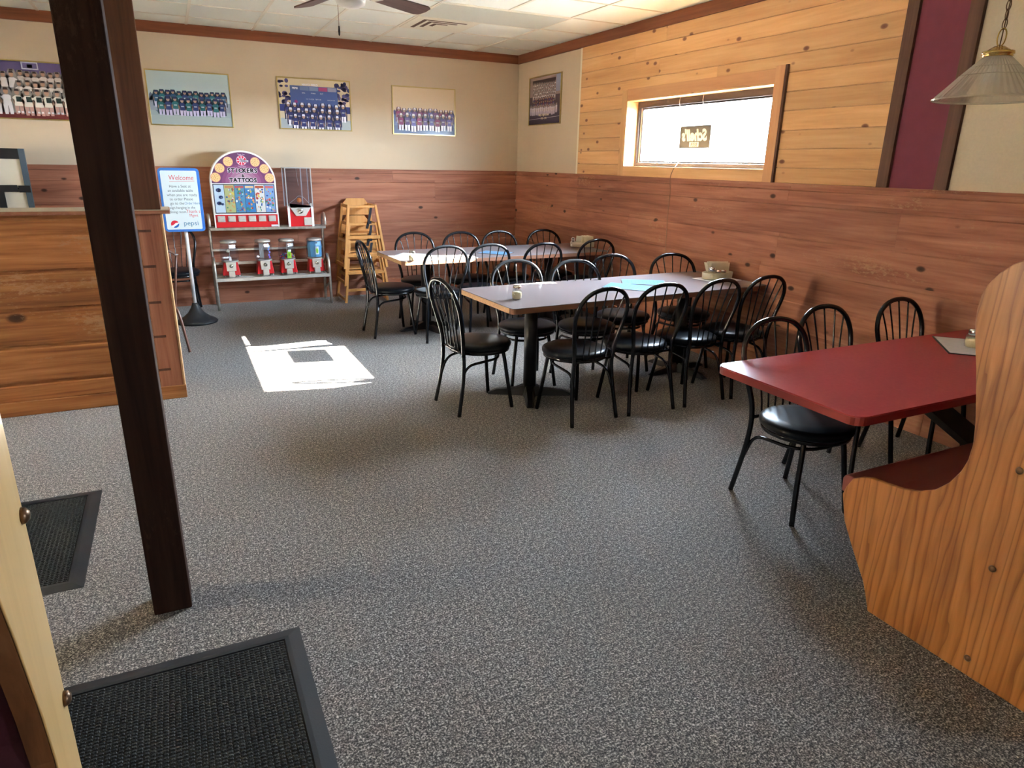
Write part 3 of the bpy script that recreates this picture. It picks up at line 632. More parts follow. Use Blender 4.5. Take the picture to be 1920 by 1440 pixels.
# ================================================================== TABLES
def rounded(x0, y0, x1, y1, r, n=5):
    out = []
    for cx, cy, a0 in ((x1 - r, y1 - r, 0), (x0 + r, y1 - r, 90), (x0 + r, y0 + r, 180), (x1 - r, y0 + r, 270)):
        for k in range(n + 1):
            a = math.radians(a0 + 90 * k / n); out.append((cx + r * math.cos(a), cy + r * math.sin(a)))
    return out
def pedestal(t, x, y, rot, h):
    m = MB(); m.lathe([(0.0, 0.06), (0.045, 0.06), (0.045, h), (0, h)], 24, c=(x, y, 0)); m.build('column', 'black_iron', t)
    m = MB()
    for k in range(4):
        a = rot + k * PI / 2; L = 0.29; c, s = math.cos(a), math.sin(a)
        pr_ = [(0.0, 0.075, 0.050), (0.05, 0.070, 0.045), (0.10, 0.050, 0.035), (0.235, 0.036, 0.030), (0.29, 0.012, 0.024)]
        idx = []
        for d, zt, wd in pr_:
            P = []
            for sx, z in ((-1, 0.002), (1, 0.002), (0.55, zt), (-0.55, zt)): P.append((x + c * d - s * sx * wd, y + s * d + c * sx * wd, max(z, 0.002)))
            idx.append(m.add(P))
        for a_, b_ in zip(idx, idx[1:]):
            for q in range(4): m.face((a_ + q, a_ + (q + 1) % 4, b_ + (q + 1) % 4, b_ + q))
        m.face([idx[-1] + q for q in range(4)])
    m.build('foot', 'black_iron', t)
    m = MB(); m.box((x - 0.22, y - 0.025, h - 0.006), (x + 0.22, y + 0.025, h)); m.box((x - .025, y - 0.22, h - 0.0062), (x + .025, y + 0.22, h - .0002)); m.build('top_bracket', 'black_iron', t)
def big_table(x, y, a, L, W, label, bases):
    t = empty('dining_table', (x, y, 0), a, label, 'table', 'grey topped dining tables')     # origin at the far left corner; x runs to the wall
    m = MB(); m.prism(rounded(0, -W, L, 0, 0.035), 2, 0.708, 0.712); m.build('tabletop', 'grey_laminate', t)
    m = MB(); m.prism(rounded(0.0005, -W + .0005, L - .0005, -0.0005, 0.035), 2, 0.676, 0.708); m.build('edge_band', 'brown_edge' , t)
    m = MB(); m.box((-0.0022, -W + 0.036, 0.677), (-0.0004, -0.036, 0.7075)); m.build('end_band', 'tan_edge', t)  # left end band, paler than the long edges
    for bx, by, r in bases: pedestal(t, bx, by, r, 0.676)
    return t
big_table(-2.2596, -3.7131, 0.0515, 2.20, 0.764, 'long grey topped table in the middle of the row, two menus lying on it', ((0.36, -0.382, -0.50), (1.72, -0.382, 0.1)))
big_table(-2.2707, -1.5555, 0.0394, 2.21, 0.767, 'long grey topped table nearest the back wall, sunlight on its left part', ((0.36, -0.382, 0.15), (1.72, -0.382, 0.1)))
t = empty('dining_table', (0, 0, 0), 0, 'red topped table beside the oak booth, fixed to the wall', 'table')
m = MB(); m.prism(rounded(-1.885, -6.60, -0.036, -5.868, 0.05), 2, 0.706, 0.712); m.build('tabletop', 'red_laminate', t)
m = MB(); m.prism(rounded(-1.886, -6.601, -0.0355, -5.867, 0.05), 2, 0.676, 0.7058); m.build('edge_band', 'red_edge', t)
m = MB(); m.rnd = .4
m.prism([(-1.22, 0.674), (-1.08, 0.674), (-0.055, 0.075), (-0.055, 0.004), (-0.13, 0.004)], 1, -6.27, -6.19); m.build('brace', 'black_iron', t)
m = MB(); m.box((-1.30, -6.26, 0.645), (-0.05, -6.20, 0.675)); m.build('support_rail', 'black_iron', t)
m = MB(); m.box((-0.075, -6.30, 0.0), (-0.040, -6.16, 0.675)); m.build('wall_upright', 'black_iron', t)

# ------------------------------------------------------------------ booths
UP = [(-6.57, 0.396), (-6.579, 0.429), (-6.599, 0.469), (-6.63, 0.489), (-6.667, 0.502), (-6.718, 0.506), (-6.782, 0.513), (-6.838, 0.529), (-6.889, 0.559), (-6.928, 0.604), (-6.954, 0.655), (-6.966, 0.7), (-6.968, 0.757), (-6.957, 0.839), (-6.925, 0.985), (-6.907, 1.051), (-6.893, 1.112), (-6.888, 1.16), (-6.890, 1.201), (-6.901, 1.236), (-6.925, 1.273), (-6.956, 1.303), (-6.995, 1.327), (-7.05, 1.345), (-7.11, 1.350)]
LOW = [(-6.756, 0.0), (-6.744, 0.034), (-6.717, 0.102), (-6.673, 0.169), (-6.633, 0.233), (-6.596, 0.297), (-6.572, 0.384)]
CY = -7.11
half = LOW + UP
fullp = half + [(2 * CY - y, z) for y, z in half[-2::-1]]
bt = empty('booth_bench', (0, 0, 0), 0, 'oak and maroon vinyl booth bench at the right, beside the red table', 'booth')
m = MB(); m.rnd = .5; m.prism(fullp, 0, -1.853, -1.832); m.build('end_panel', 'oak', bt, bevel=0.003)
for sgn in (1, -1):
    Y = lambda y: CY + sgn * (y - CY)
    m = MB(); m.prism([(Y(-6.545), 0.392), (Y(-6.542), 0.445), (Y(-6.552), 0.462), (Y(-6.70), 0.468), (Y(-6.95), 0.462), (Y(-6.97), 0.40), (Y(-6.97), 0.392)], 0, -1.831, -0.04); m.build('seat_cushion', 'maroon_vinyl', bt, bevel=0.008)
    m = MB(); m.prism([(Y(-6.98), 0.47), (Y(-6.985), 0.80), (Y(-6.95), 1.02), (Y(-6.915), 1.15), (Y(-6.93), 1.24), (Y(-7.0), 1.30), (Y(-7.105), 1.315), (Y(-7.105), 0.47)], 0, -1.831, -0.04); m.build('backrest', 'maroon_vinyl', bt, bevel=0.006)
    m = MB(); m.box((-1.80, Y(-6.76), 0.0), (-0.04, Y(-6.74), 0.39)); m.build('base_board', 'trim_z', bt)
m = MB(); m.rnd = .2; m.prism(fullp, 0, -0.039, -0.022) if False else None
for z in (0.725, 0.394, 0.061, 1.08):
    m = MB(); m.lathe([(0, 0), (0.011, 0), (0.010, 0.004), (0.005, 0.0065), (0, 0.007)], 14); o = m.build('bolt', 'bronze', bt); o.rotation_euler = (0, -PI / 2, 0); o.location = (-1.853, -7.11, z)

lb_ = empty('booth_bench', (0, 0, 0), 0, 'pale wooden booth end with dark vinyl back at the left edge, closest to the viewer', 'booth')
off = -7.012 - CY
prof = [(2 * CY - y + off, z) for y, z in half]        # the seat points away from the room, towards the viewer
cut = -7.040
pp = [(min(y, cut), z) for y, z in prof] + [(cut, 0.0)]
m = MB(); m.rnd = .3; m.prism(pp, 0, -4.250, -4.2235); m.build('panel_core', wood('brown_core', dark=(0.10, 0.035, 0.012), mid=(0.20, 0.075, 0.025), light=(0.30, 0.13, 0.05), axis=2, across=30, var=0), lb_)  # core layer, browner than the pale face
m = MB(); m.rnd = .3; m.prism(pp, 0, -4.2230, -4.220); m.build('end_panel', wood('oak_pale', dark=(0.46, 0.25, 0.08), mid=(0.66, 0.41, 0.165), light=(0.76, 0.53, 0.25), axis=2, rough=0.3, along=0.6, across=14, bump=0.04, var=0, coat=0.2, contrast=0.55), lb_, bevel=0.002)
m = MB(); m.prism([(cut, 0.0), (cut, 1.32), (-7.12, 1.31), (-7.20, 1.24), (-7.22, 1.14), (-7.19, 1.0), (-7.15, 0.8), (-7.15, 0.46), (-7.55, 0.46), (-7.56, 0.39), (-7.15, 0.39), (-7.15, 0.0)], 0, -5.6, -4.251); m.build('backrest', 'dark_vinyl', lb_)
for z in (1.083, 0.775, 0.45, 0.12):
    m = MB(); m.lathe([(0, 0), (0.012, 0), (0.011, 0.005), (0.006, 0.009), (0, 0.010)], 14); o = m.build('bolt', 'bronze', lb_); o.rotation_euler = (0, PI / 2, 0); o.location = (-4.220, -7.052, z)

# ================================================================== FLOOR MATS
def doormat(name_lab, x0, y0, x1, y1):
    t = empty('floor_mat', ((x0 + x1) / 2, (y0 + y1) / 2, 0), 0, name_lab, 'mat', 'black entrance mats')
    hx, hy = (x1 - x0) / 2, (y1 - y0) / 2; b = 0.055
    m = MB()
    o = [(-hx, -hy), (hx, -hy), (hx, hy), (-hx, hy)]; i1 = [(-hx + b * .75, -hy + b * .75), (hx - b * .75, -hy + b * .75), (hx - b * .75, hy - b * .75), (-hx + b * .75, hy - b * .75)]
    i2 = [(-hx + b, -hy + b), (hx - b, -hy + b), (hx - b, hy - b), (-hx + b, hy - b)]
    a = m.add([(p[0], p[1], 0.0005) for p in o]); b1 = m.add([(p[0], p[1], 0.008) for p in i1]); c = m.add([(p[0], p[1], 0.0085) for p in i2]); d = m.add([(p[0], p[1], 0.004) for p in i2])
    for q in range(4):
        r = (q + 1) % 4
        m.face((a + q, a + r, b1 + r, b1 + q)); m.face((b1 + q, b1 + r, c + r, c + q)); m.face((c + q, c + r, d + r, d + q))
    m.face((d, d + 1, d + 2, d + 3)); m.build('rubber_border', 'black_rubber', t)
    m = MB(); gx, gy = hx - b - 0.004, hy - b - 0.004; st = 0.0155; nx = int(2 * gx / st); ny = int(2 * gy / 0.0125)
    m.box((-gx, -gy, 0.0042), (gx, gy, 0.0050))
    for j in range(ny):
        y = -gy + (j + .5) * 2 * gy / ny
        for i in range(nx):
            x = -gx + (i + .5) * 2 * gx / nx; w_, h_ = 0.0062, 0.0038
            zt = 0.0085 + random.uniform(-.0006, .0006)
            n = m.add([(x - w_, y - h_, 0.005), (x + w_, y - h_, 0.005), (x + w_, y + h_, 0.005), (x - w_, y + h_, 0.005), (x - w_ * .7, y - h_ * .5, zt), (x + w_ * .7, y - h_ * .5, zt), (x + w_ * .7, y + h_ * .5, zt), (x - w_ * .7, y + h_ * .5, zt)])
            for q in ((4, 5, 6, 7), (0, 1, 5, 4), (1, 2, 6, 5), (2, 3, 7, 6), (3, 0, 4, 7)): m.face([n + k for k in q])
    tag(m.build('ribbed_pile', 'mat_pile', t), kind=None)
    return t
doormat('black waffle entrance mat with blue-lit rubber edge at the bottom of the picture', -4.72, -7.35, -3.765, -5.985)
doormat('smaller black waffle mat on the carpet left of the wooden post', -5.35, -5.42, -4.458, -4.546)

# ================================================================== THINGS ON THE TABLES
def cheese_shaker(x, y, z, label, s=1.0, group=None):
    t = empty('glass_shaker', (x, y, z + 0.0008), 0, label, 'shaker', group)
    m = MB(); m.lathe([(0, 0.0), (0.026 * s, 0.0), (0.032 * s, 0.006 * s), (0.035 * s, 0.028 * s), (0.033 * s, 0.050 * s), (0.024 * s, 0.064 * s), (0.022 * s, 0.068 * s)], 20); jar = m.build('jar', 'jar_glass', t)
    m = MB(); m.lathe([(0, 0.003), (0.024 * s, 0.003), (0.029 * s, 0.008 * s), (0.032 * s, 0.028 * s), (0.030 * s, 0.044 * s), (0, 0.047 * s)], 20); m.build('grated_cheese', 'salt', t)
    m = MB(); m.lathe([(0.0245 * s, 0.060 * s), (0.0265 * s, 0.062 * s), (0.0265 * s, 0.080 * s), (0.024 * s, 0.086 * s), (0.012 * s, 0.089 * s), (0, 0.0895 * s)], 20); m.build('lid', 'chrome', jar)
    return t
TZ = 0.712
cheese_shaker(-2.055, -4.20, TZ, 'small glass cheese shaker with metal lid on the middle table')
cheese_shaker(-2.145, -2.30, TZ, 'glass shaker glaring in the sunlight on the far table')
cheese_shaker(-0.455, -6.13, TZ, 'round glass cheese jar standing on the menu on the red table', 1.08)

def menu(x, y, rz, w_, h_, label, mat='paper_sky_sheen', border=0.006, z=TZ, folded=False):
    t = empty('menu', (x, y, z + 0.0006), rz, label, 'menu')
    m = MB(); m.box((-w_ / 2, -h_ / 2, 0), (w_ / 2, h_ / 2, 0.003)); m.build('cover', 'menu_vinyl', t)
    pr = Print((0, 0, 0.0032), (1, 0, 0), (0, 1, 0), (0, 0, 1)); c = (0.10, 0.22, 0.36) if mat == 'paper_sky_sheen' else (0.72, 0.72, 0.74)  # blue base stands in for sky reflected off the laminate
    pr.rect(-w_ / 2 + border, -h_ / 2 + border, w_ / 2 - border, h_ / 2 - border, c); pr.step()
    for k in range(9):
        yy = h_ / 2 - 0.05 - k * (h_ - 0.08) / 9; pr.rect(-w_ / 2 + .02, yy, w_ / 2 - .03 - (k % 3) * 0.02, yy + 0.005, (c[0] * .8, c[1] * .82, c[2] * .86))
    pr.build('printed_sheet', 'menu_print', t)
menu(-1.085, -4.085, 0.70, 0.235, 0.36, 'laminated menu on the middle table, nearer and larger of two') 
menu(-0.865, -3.945, 1.02, 0.225, 0.33, 'laminated menu on the middle table, partly behind the other one')
menu(-1.215, -2.03, 0.78, 0.215, 0.30, 'laminated menu lying on the far table')
menu(-0.455, -6.135, -0.80, 0.29, 0.37, 'grey menu with black edge under the cheese jar on the red table', 'paper', 0.008)
m = MB(); m.box((-0.108, -0.14, 0), (0.108, 0.14, 0.0006)); o = m.build('paper_placemat', 'paper'); o.location = (-2.02, -1.93, TZ + .0006); o.rotation_euler = (0, 0, 0.9); tag(o, 'white paper sheet in the sunlight on the far table', 'paper')
m = MB(); m.box((-0.15, -0.13, 0), (0.15, 0.13, 0.0008)); o = m.build('paper_placemat', 'menu_vinyl'); o.location = (-0.22, -4.02, TZ + .0006); o.rotation_euler = (0, 0, 0.15); 
m2 = MB(); m2.box((-0.145, -0.125, 0.0008), (0.145, 0.125, 0.0012)); o2 = m2.build('printed_sheet', 'paper'); o2.parent = o; tag(o, 'sheet with dark border under the napkin caddy on the middle table', 'paper')

def caddy(x, y, rz, label, card=False, tall=1.0, nlab='', nrot=0.0):
    t = empty('condiment_caddy', (x, y, TZ + 0.0022), rz, label, 'caddy', 'oval condiment caddies')
    m = MB(); a, b = 0.135, 0.070
    m.lathe([(0, 0.003), (0.9, 0.003), (0.97, 0.006), (1.0, 0.052), (0.985, 0.054), (0.965, 0.052), (0.93, 0.008), (0, 0.006)], 40, sx=a, sy=b)
    m.v = [(p[0], p[1], p[2]) for p in m.v]; m.build('tray', 'beige_plastic', t, shade=True)
    M = Matrix.Translation((x, y, TZ + 0.0022)) @ Matrix.Rotation(rz, 4, 'Z')
    # napkins standing in the tray
    n = empty('napkin_stack', M @ Vector((0.02, 0.008, 0.009)), rz + nrot, nlab, 'napkins')
    m = MB(); k = 0; N_ = 15
    for i in range(N_):
        f = i / (N_ - 1); xx = -0.075 + f * 0.14 if card else 0
        if card:      # seen side on: a row of upright folded napkins fanning to the right
            Mx = Matrix.Translation((xx, 0, 0)) @ Matrix.Rotation(0.10 + 0.40 * f, 4, 'Y')
            m.rnd = random.random(); m.box((-0.003, -0.052, 0), (0.003, 0.052, 0.108 + random.uniform(-.006, .006)), M=Mx)
        else:
            Mx = Matrix.Translation((0.004 * math.sin(i * 2.3), -0.006 + f * 0.050, 0.0)) @ Matrix.Rotation(0.05 - 0.80 * f, 4, 'X') @ Matrix.Rotation(0.10 * f, 4, 'Y')
            m.rnd = random.random(); m.box((-0.088 + f * .02, -0.0014, 0), (0.082 + f * .03, 0.0014, 0.112 + .012 * f + random.uniform(-.006, .006)), M=Mx)
    tag(m.build('napkins', 'napkin_paper', n, bevel=0.001), kind='stuff')
    if card:
        c = empty('label_card', M @ Vector((-0.105, 0.005, 0.010)), rz, 'small card with dark print at the left of the napkins on the far table', 'card')
        pr = Print((0, -0.03, 0), (0, 1, 0), (0, 0, 1), (-1, 0, 0)); 
        MB().box((0.0, -0.034, 0), (0.004, 0.034, 0.088)).build('card_base', 'white_plastic', c)
        pr = Print((-0.0208, -0.0345, 0.02), (1, 0, 0), (0, 0, 1), (0, -1, 0)); MB().box((-0.026, -0.034, 0), (0.014, -0.030, 0.088)).build('card_face', 'white_plastic', c)
        for q in range(4): pr.rect(-0.002 + (q % 2) * .004, 0.008 + q * .015, 0.028, 0.018 + q * .015, (.06, .06, .06))
        pr.build('dark_print', 'printed', c)
    return M
M = caddy(-0.205, -4.005, -0.12, 'oval beige condiment caddy at the wall end of the middle table', nlab='fan of cream napkins in the caddy on the middle table')
for lx, ly, s, lab in ((-0.072, -0.026, 1.0, 'chrome topped shaker in the middle table caddy, larger of three'), (-0.022, -0.040, 0.78, 'chrome topped shaker in the middle table caddy, centre'), (0.022, -0.044, 0.78, 'chrome topped shaker in the middle table caddy, right')):
    p = M @ Vector((lx, ly, 0.0066))
    cheese_shaker(p.x, p.y, p.z, lab, s, 'shakers in the middle caddy')
caddy(-0.125, -1.86, -0.30, 'oval beige condiment caddy at the wall end of the far table', card=True, nlab='row of upright cream napkins in the caddy on the far table', nrot=0.35)

# ================================================================== PICTURES
def crowd(pr, x0, x1, y, n, s, shirt, skin=(0.42, 0.25, 0.18), cap=None, pants=None, seated=False):
    P = [(x0 + (x1 - x0) * (i + .5) / n + random.uniform(-.004, .004), y + random.uniform(-.006, .006), s * random.uniform(.92, 1.06), shirt[i % len(shirt)] if isinstance(shirt, list) else shirt) for i in range(n)]
    pr.step()
    for x, yy, q, sh in P:                       # dark gap behind each figure keeps neighbours apart
        pr.poly([(x - q * .70, yy - q * 2.5), (x + q * .70, yy - q * 2.5), (x + q * .74, yy - q * .6), (x + q * .36, yy + q * .42), (x - q * .36, yy + q * .42), (x - q * .74, yy - q * .6)], tuple(c * .35 for c in sh))
    pr.step()
    for x, yy, q, sh in P:
        if pants:
            pr.poly([(x - q * .44, yy - q * 2.7), (x - q * .10, yy - q * 2.7), (x - q * .02, yy - q * 1.5), (x - q * .50, yy - q * 1.5)], pants)
            pr.poly([(x + q * .10, yy - q * 2.7), (x + q * .44, yy - q * 2.7), (x + q * .50, yy - q * 1.5), (x + q * .02, yy - q * 1.5)], pants)
    pr.step()
    for x, yy, q, sh in P:
        pr.poly([(x - q * .42, yy - q * 1.7), (x + q * .42, yy - q * 1.7), (x + q * .58, yy - q * .66), (x + q * .25, yy - q * .42), (x - q * .25, yy - q * .42), (x - q * .58, yy - q * .66)], sh)
        pr.poly([(x - q * .60, yy - q * 1.35), (x - q * .46, yy - q * 1.6), (x - q * .36, yy - q * 1.0), (x - q * .52, yy - q * .8)], skin)
        pr.poly([(x + q * .60, yy - q * 1.35), (x + q * .46, yy - q * 1.6), (x + q * .36, yy - q * 1.0), (x + q * .52, yy - q * .8)], skin)
    pr.step()
    for x, yy, q, sh in P:
        pr.rect(x - q * .24, yy - q * 1.12, x + q * .24, yy - q * .92, tuple(min(.8, c * .5 + .35) for c in sh))
        pr.ell(x, yy, q * .27, q * .38, skin, 9)
    pr.step()
    for x, yy, q, sh in P:
        if cap: pr.poly([(x - q * .29, yy + q * .04), (x + q * .29, yy + q * .04), (x + q * .2, yy + q * .40), (x - q * .2, yy + q * .40)], cap)
        else: pr.poly([(x - q * .27, yy + q * .12), (x + q * .27, yy + q * .12), (x + q * .18, yy + q * .40), (x - q * .18, yy + q * .40)], (.05, .03, .03))
def picture(O, X, w_, h_, label, draw, depth=0.016):
    X = Vector(X); N = X.cross(Vector((0, 0, 1))); N.normalize()
    t = empty('framed_picture', O, 0, label, 'picture', 'framed team photographs')
    fr = 0.012
    def bx(a, b, d0, d1, nm, mat):
        m = MB(); P = [X * a[0] + N * d0 + Vector((0, 0, a[1])), X * b[0] + N * d1 + Vector((0, 0, b[1]))]
        m.box(P[0], P[1]); return m
    m = MB()
    for a, b in (((0, 0), (w_, fr)), ((0, h_ - fr), (w_, h_)), ((0, fr), (fr, h_ - fr)), ((w_ - fr, fr), (w_, h_ - fr))):
        m.box(X * a[0] + N * 0.0005 + Vector((0, 0, a[1])), X * b[0] + N * depth + Vector((0, 0, b[1])))
    m.build('frame', 'gold_frame', t, bevel=0.0015)
    m = MB(); m.box(X * fr + N * 0.001 + Vector((0, 0, fr)), X * (w_ - fr) + N * (depth - 0.008) + Vector((0, 0, h_ - fr))); m.build('backing', 'white_trim', t)
    pr = Print(X * fr + N * (depth - 0.0078) + Vector((0, 0, fr)), X, (0, 0, 1), N); pr.clip = (w_ - 2 * fr, h_ - 2 * fr); draw(pr, w_ - 2 * fr, h_ - 2 * fr); pr.build('photograph', 'printed_glossy', t)
    return t
def d_basket(p, w_, h_):
    p.rect(0, 0, w_, h_, srgb(70, 55, 90)); p.step(); p.rect(0, 0, w_, 0.10, srgb(105, 40, 40)); p.rect(0, .36, w_, h_, srgb(92, 80, 130)); p.rect(0.14, .12, w_ * .95, .38, srgb(40, 30, 40)); p.step()
    p.rect(.37, .42, .50, .485, srgb(200, 205, 225)); p.step(); p.rect(.38, .43, .49, .475, srgb(110, 100, 150)); p.rect(.415, .435, .455, .462, srgb(210, 210, 230)); p.step()
    W_, G_ = srgb(225, 220, 225), srgb(50, 50, 62)
    crowd(p, .26, w_ - .02, .385, 8, .062, srgb(200, 190, 190)); crowd(p, .19, .31, .375, 2, .066, W_); crowd(p, .30, w_ - .02, .30, 7, .066, srgb(215, 205, 200)); crowd(p, .10, .18, .31, 1, .065, G_)
    for k in range(7): p.rect(.325 + k * .062, .185, .355 + k * .062, .235, G_)
    p.step(); crowd(p, .08, .26, .235, 2, .074, W_, pants=W_); crowd(p, .26, w_ - .02, .225, 6, .072, srgb(222, 215, 205), pants=srgb(190, 150, 140)); 
    for k in range(6): x = .285 + k * .078; p.rect(x, .14, x + .042, .185, srgb(40, 60, 55))
    p.step()
    for k in range(6): x = .28 + k * .078; p.rect(x, .045, x + .018, .06, W_); p.rect(x + .03, .045, x + .048, .06, W_)
def d_green(p, w_, h_):
    p.rect(0, 0, w_, h_, srgb(178, 198, 205)); p.step(); p.rect(0, 0, w_, .13, srgb(150, 165, 170)); p.step()
    for k in range(26): x = .01 + k * .011; p.ell(x, .20 + .02 * math.sin(k), .022, .05 + .03 * abs(math.sin(k * 1.7)), srgb(95, 110, 140), 8)
    p.step(); p.rect(0, .13, w_, .22, srgb(140, 150, 165)); p.step()
    crowd(p, .045, w_ - .04, .30, 13, .050, [srgb(45, 85, 120), srgb(40, 110, 120), srgb(40, 60, 110)], cap=srgb(40, 50, 100), pants=srgb(190, 190, 215)); p.step()
    crowd(p, .075, w_ - .05, .235, 10, .056, [srgb(40, 105, 110), srgb(45, 60, 110)], cap=srgb(45, 45, 95), pants=srgb(190, 185, 215))
    p.step(); p.rect(0, 0, w_, .085, srgb(158, 172, 172))
def d_field(p, w_, h_):
    p.rect(0, 0, w_, h_, srgb(205, 190, 160)); p.step()
    for k in range(70):
        x = random.choice([random.uniform(0, .15), random.uniform(.58, w_ - .01), random.uniform(0, w_)]); yy = random.uniform(.24, h_ - .02) if x < .15 or x > .58 else random.uniform(.24, .40)
        p.ell(x, yy, random.uniform(.012, .03), random.uniform(.01, .025), random.choice([srgb(50, 50, 110), srgb(90, 85, 140), srgb(40, 38, 90)]), 7)
    p.step(); p.rect(.12, .225, .62, .43, srgb(68, 90, 150)); p.rect(0, .17, w_, .24, srgb(40, 48, 120)); p.rect(0, 0, w_, .10, srgb(165, 175, 180)); p.step()
    for k, c in enumerate((srgb(70, 90, 140), srgb(100, 120, 160), srgb(120, 135, 170), srgb(170, 60, 110), srgb(150, 150, 180))): p.rect(.125 + k * .098, .385, .218 + k * .098, .425, c)
    p.step(); Wt = srgb(225, 225, 235)
    p.text('PEPSI', .172, .395, .026, Wt, bold=.001); p.text('MAYO FIELD', .33, .432, .030, Wt, bold=.0012); p.text('BALL', .26, .355, .016, Wt); p.text('STRIKE', .36, .355, .016, Wt); p.text('OUT', .45, .355, .016, Wt)
    p.text('1 2 3  4 5 6  7 8 9  10', .36, .295, .018, Wt); p.text('RUNS HITS ERR', .55, .295, .012, Wt)
    p.ell(.175, .27, .02, .02, srgb(150, 50, 120), 5)
    crowd(p, .05, w_ - .04, .235, 9, .058, [srgb(40, 45, 110), srgb(50, 55, 120)], cap=srgb(225, 225, 235), pants=srgb(230, 228, 235)); p.step()
    crowd(p, .07, w_ - .10, .185, 7, .060, srgb(38, 42, 100), cap=srgb(225, 225, 235), pants=srgb(230, 228, 235)); p.step()
    crowd(p, .11, w_ - .10, .125, 6, .058, srgb(40, 44, 105), cap=srgb(225, 225, 235), pants=srgb(235, 232, 238))
def d_maroon(p, w_, h_):
    p.rect(0, 0, w_, h_, srgb(214, 192, 160)); p.step()
    for k in range(60): p.ell(k * w_ / 60 + .005, .20 + .012 * math.sin(k * 2.1), .013, .045, srgb(70, 65, 120), 7)
    p.step(); p.rect(0, 0, w_, .20, srgb(105, 118, 160)); p.step(); p.rect(0, 0, w_, .085, srgb(90, 105, 140)); p.step()
    M_, V_ = srgb(130, 30, 85), srgb(95, 85, 150)
    crowd(p, .03, w_ - .01, .255, 11, .052, [M_, srgb(115, 35, 90), V_, srgb(110, 60, 120)], cap=srgb(225, 215, 220), pants=srgb(225, 220, 232)); p.step()
    crowd(p, .05, w_ - .03, .195, 9, .060, [M_, srgb(80, 50, 110), V_], cap=srgb(230, 222, 225), pants=srgb(238, 234, 240))
def d_school(p, w_, h_):
    p.rect(0, 0, w_, h_, srgb(150, 130, 125)); p.step(); p.rect(.07, h_ - .075, w_ - .12, h_ - .03, srgb(50, 30, 35)); p.rect(w_ - .11, .33, w_, h_, srgb(140, 145, 175)); p.rect(0, 0, w_, .125, srgb(50, 38, 62)); p.rect(0, .125, w_, .30, srgb(70, 48, 60)); p.step()
    for r in range(5): crowd(p, .08, w_ - .11, .435 - r * .030, 13, .030, srgb(215, 205, 205), skin=srgb(150, 110, 105))
    p.step()
    for r in range(2): crowd(p, .10, w_ - .13, .275 - r * .035, 11, .036, [srgb(75, 55, 115), srgb(120, 45, 85)], pants=srgb(200, 190, 205))
    p.step(); crowd(p, .03, w_ - .06, .195, 14, .036, srgb(215, 205, 215), pants=srgb(205, 190, 210)); p.step()
    p.line(0, .055, w_, .070, .004, srgb(200, 190, 200)); p.text('Mayo High School', w_ * .5, .088, .034, srgb(225, 210, 175), bold=.001); p.text('1990 - 1991', w_ * .5, .050, .030, srgb(225, 210, 175), bold=.001)
picture((-5.465, 0, 1.845), (1, 0, 0), 0.772, 0.508, 'framed photo of a basketball team in white and green, leftmost on the back wall', d_basket)
picture((-4.085, 0, 1.838), (1, 0, 0), 0.772, 0.516, 'framed photo of a green shirted baseball team under pale sky, right of the wooden post', d_green)
picture((-2.850, 0, 1.846), (1, 0, 0), 0.775, 0.520, 'framed photo of a baseball team before a blue scoreboard reading MAYO FIELD', d_field)
picture((-1.606, 0, 1.836), (1, 0, 0), 0.770, 0.520, 'framed photo of a maroon shirted team under a large tan sky, nearest the corner', d_maroon)
picture((0, -0.31, 1.972), (0, -1, 0), 0.765, 0.530, 'framed photo of a large school team in tiered rows on the window wall', d_school)

# ================================================================== WELCOME BOARD
wbd = empty('welcome_board', (-3.905, -0.875, 0), 0, 'blue framed whiteboard sign reading Welcome with a cola logo, on a pole with black base', 'sign')
m = MB(); m.lathe([(0, 0.0), (0.185, 0.0), (0.190, 0.012), (0.17, 0.030), (0.12, 0.055), (0.075, 0.095), (0.045, 0.14), (0.030, 0.175), (0.026, 0.19), (0, 0.19)], 40); m.build('base', 'black_rubber', wbd)
m = MB(); m.tube([(0, 0.012, 0.15), (0, 0.012, 1.30)], 0.0165, 16); m.build('pole', 'white_metal', wbd)
bw, bh, bz = 0.345, 0.572, 1.160
brd = MB(); brd.prism([(p[0], p[1] + bz) for p in rounded(-bw / 2, -bh / 2, bw / 2, bh / 2, 0.035)], 1, -0.030, -0.006); bo = brd.build('board_frame', 'blue_plastic', wbd, bevel=0.003)
f = MB(); f.prism([(p[0], p[1] + bz) for p in rounded(-bw / 2 + .020, -bh / 2 + .022, bw / 2 - .024, bh / 2 - .024, 0.012)], 1, -0.0320, -0.0305); wbo = f.build('whiteboard', plain('board_white', (0.66, 0.76, 0.80), 0.3), bo)
pr = Print((0, -0.0323, bz), (1, 0, 0), (0, 0, 1), (0, -1, 0)); ink, red, blu = srgb(60, 85, 100), srgb(205, 80, 90), srgb(70, 130, 175)
pr.text('Welcome', 0.015, .180, .062, red, shear=.12, sx=.85); pr.line(-.085, .165, .125, .172, .003, red)
for k, (tx, a) in enumerate((('Have a Seat at', 0), ('an available table', 0), ('when you are ready', 0.01), ('to order Please', 0), ('go to the', -.04))):
    pr.text(tx, a - .002, .113 - k * .038, .034, ink, sx=.92)
pr.text('Order Here', .085, .113 - 4 * .038, .034, blu, sx=.78); pr.text('sign hanging in the', 0, .113 - 5 * .038, .032, ink, sx=.9); pr.text('dining room', -.045, .113 - 6 * .038, .032, ink, sx=.9)
pr.text('Thank s', .085, .113 - 6 * .038, .042, red, sx=.9); pr.text('Mgmt', .085, .113 - 6.9 * .038, .036, red, sx=.9)
cx, cy, r = -.083, -.215, .034
pr.ell(cx, cy, r, r, (0.85, .88, .9), 28); pr.step()
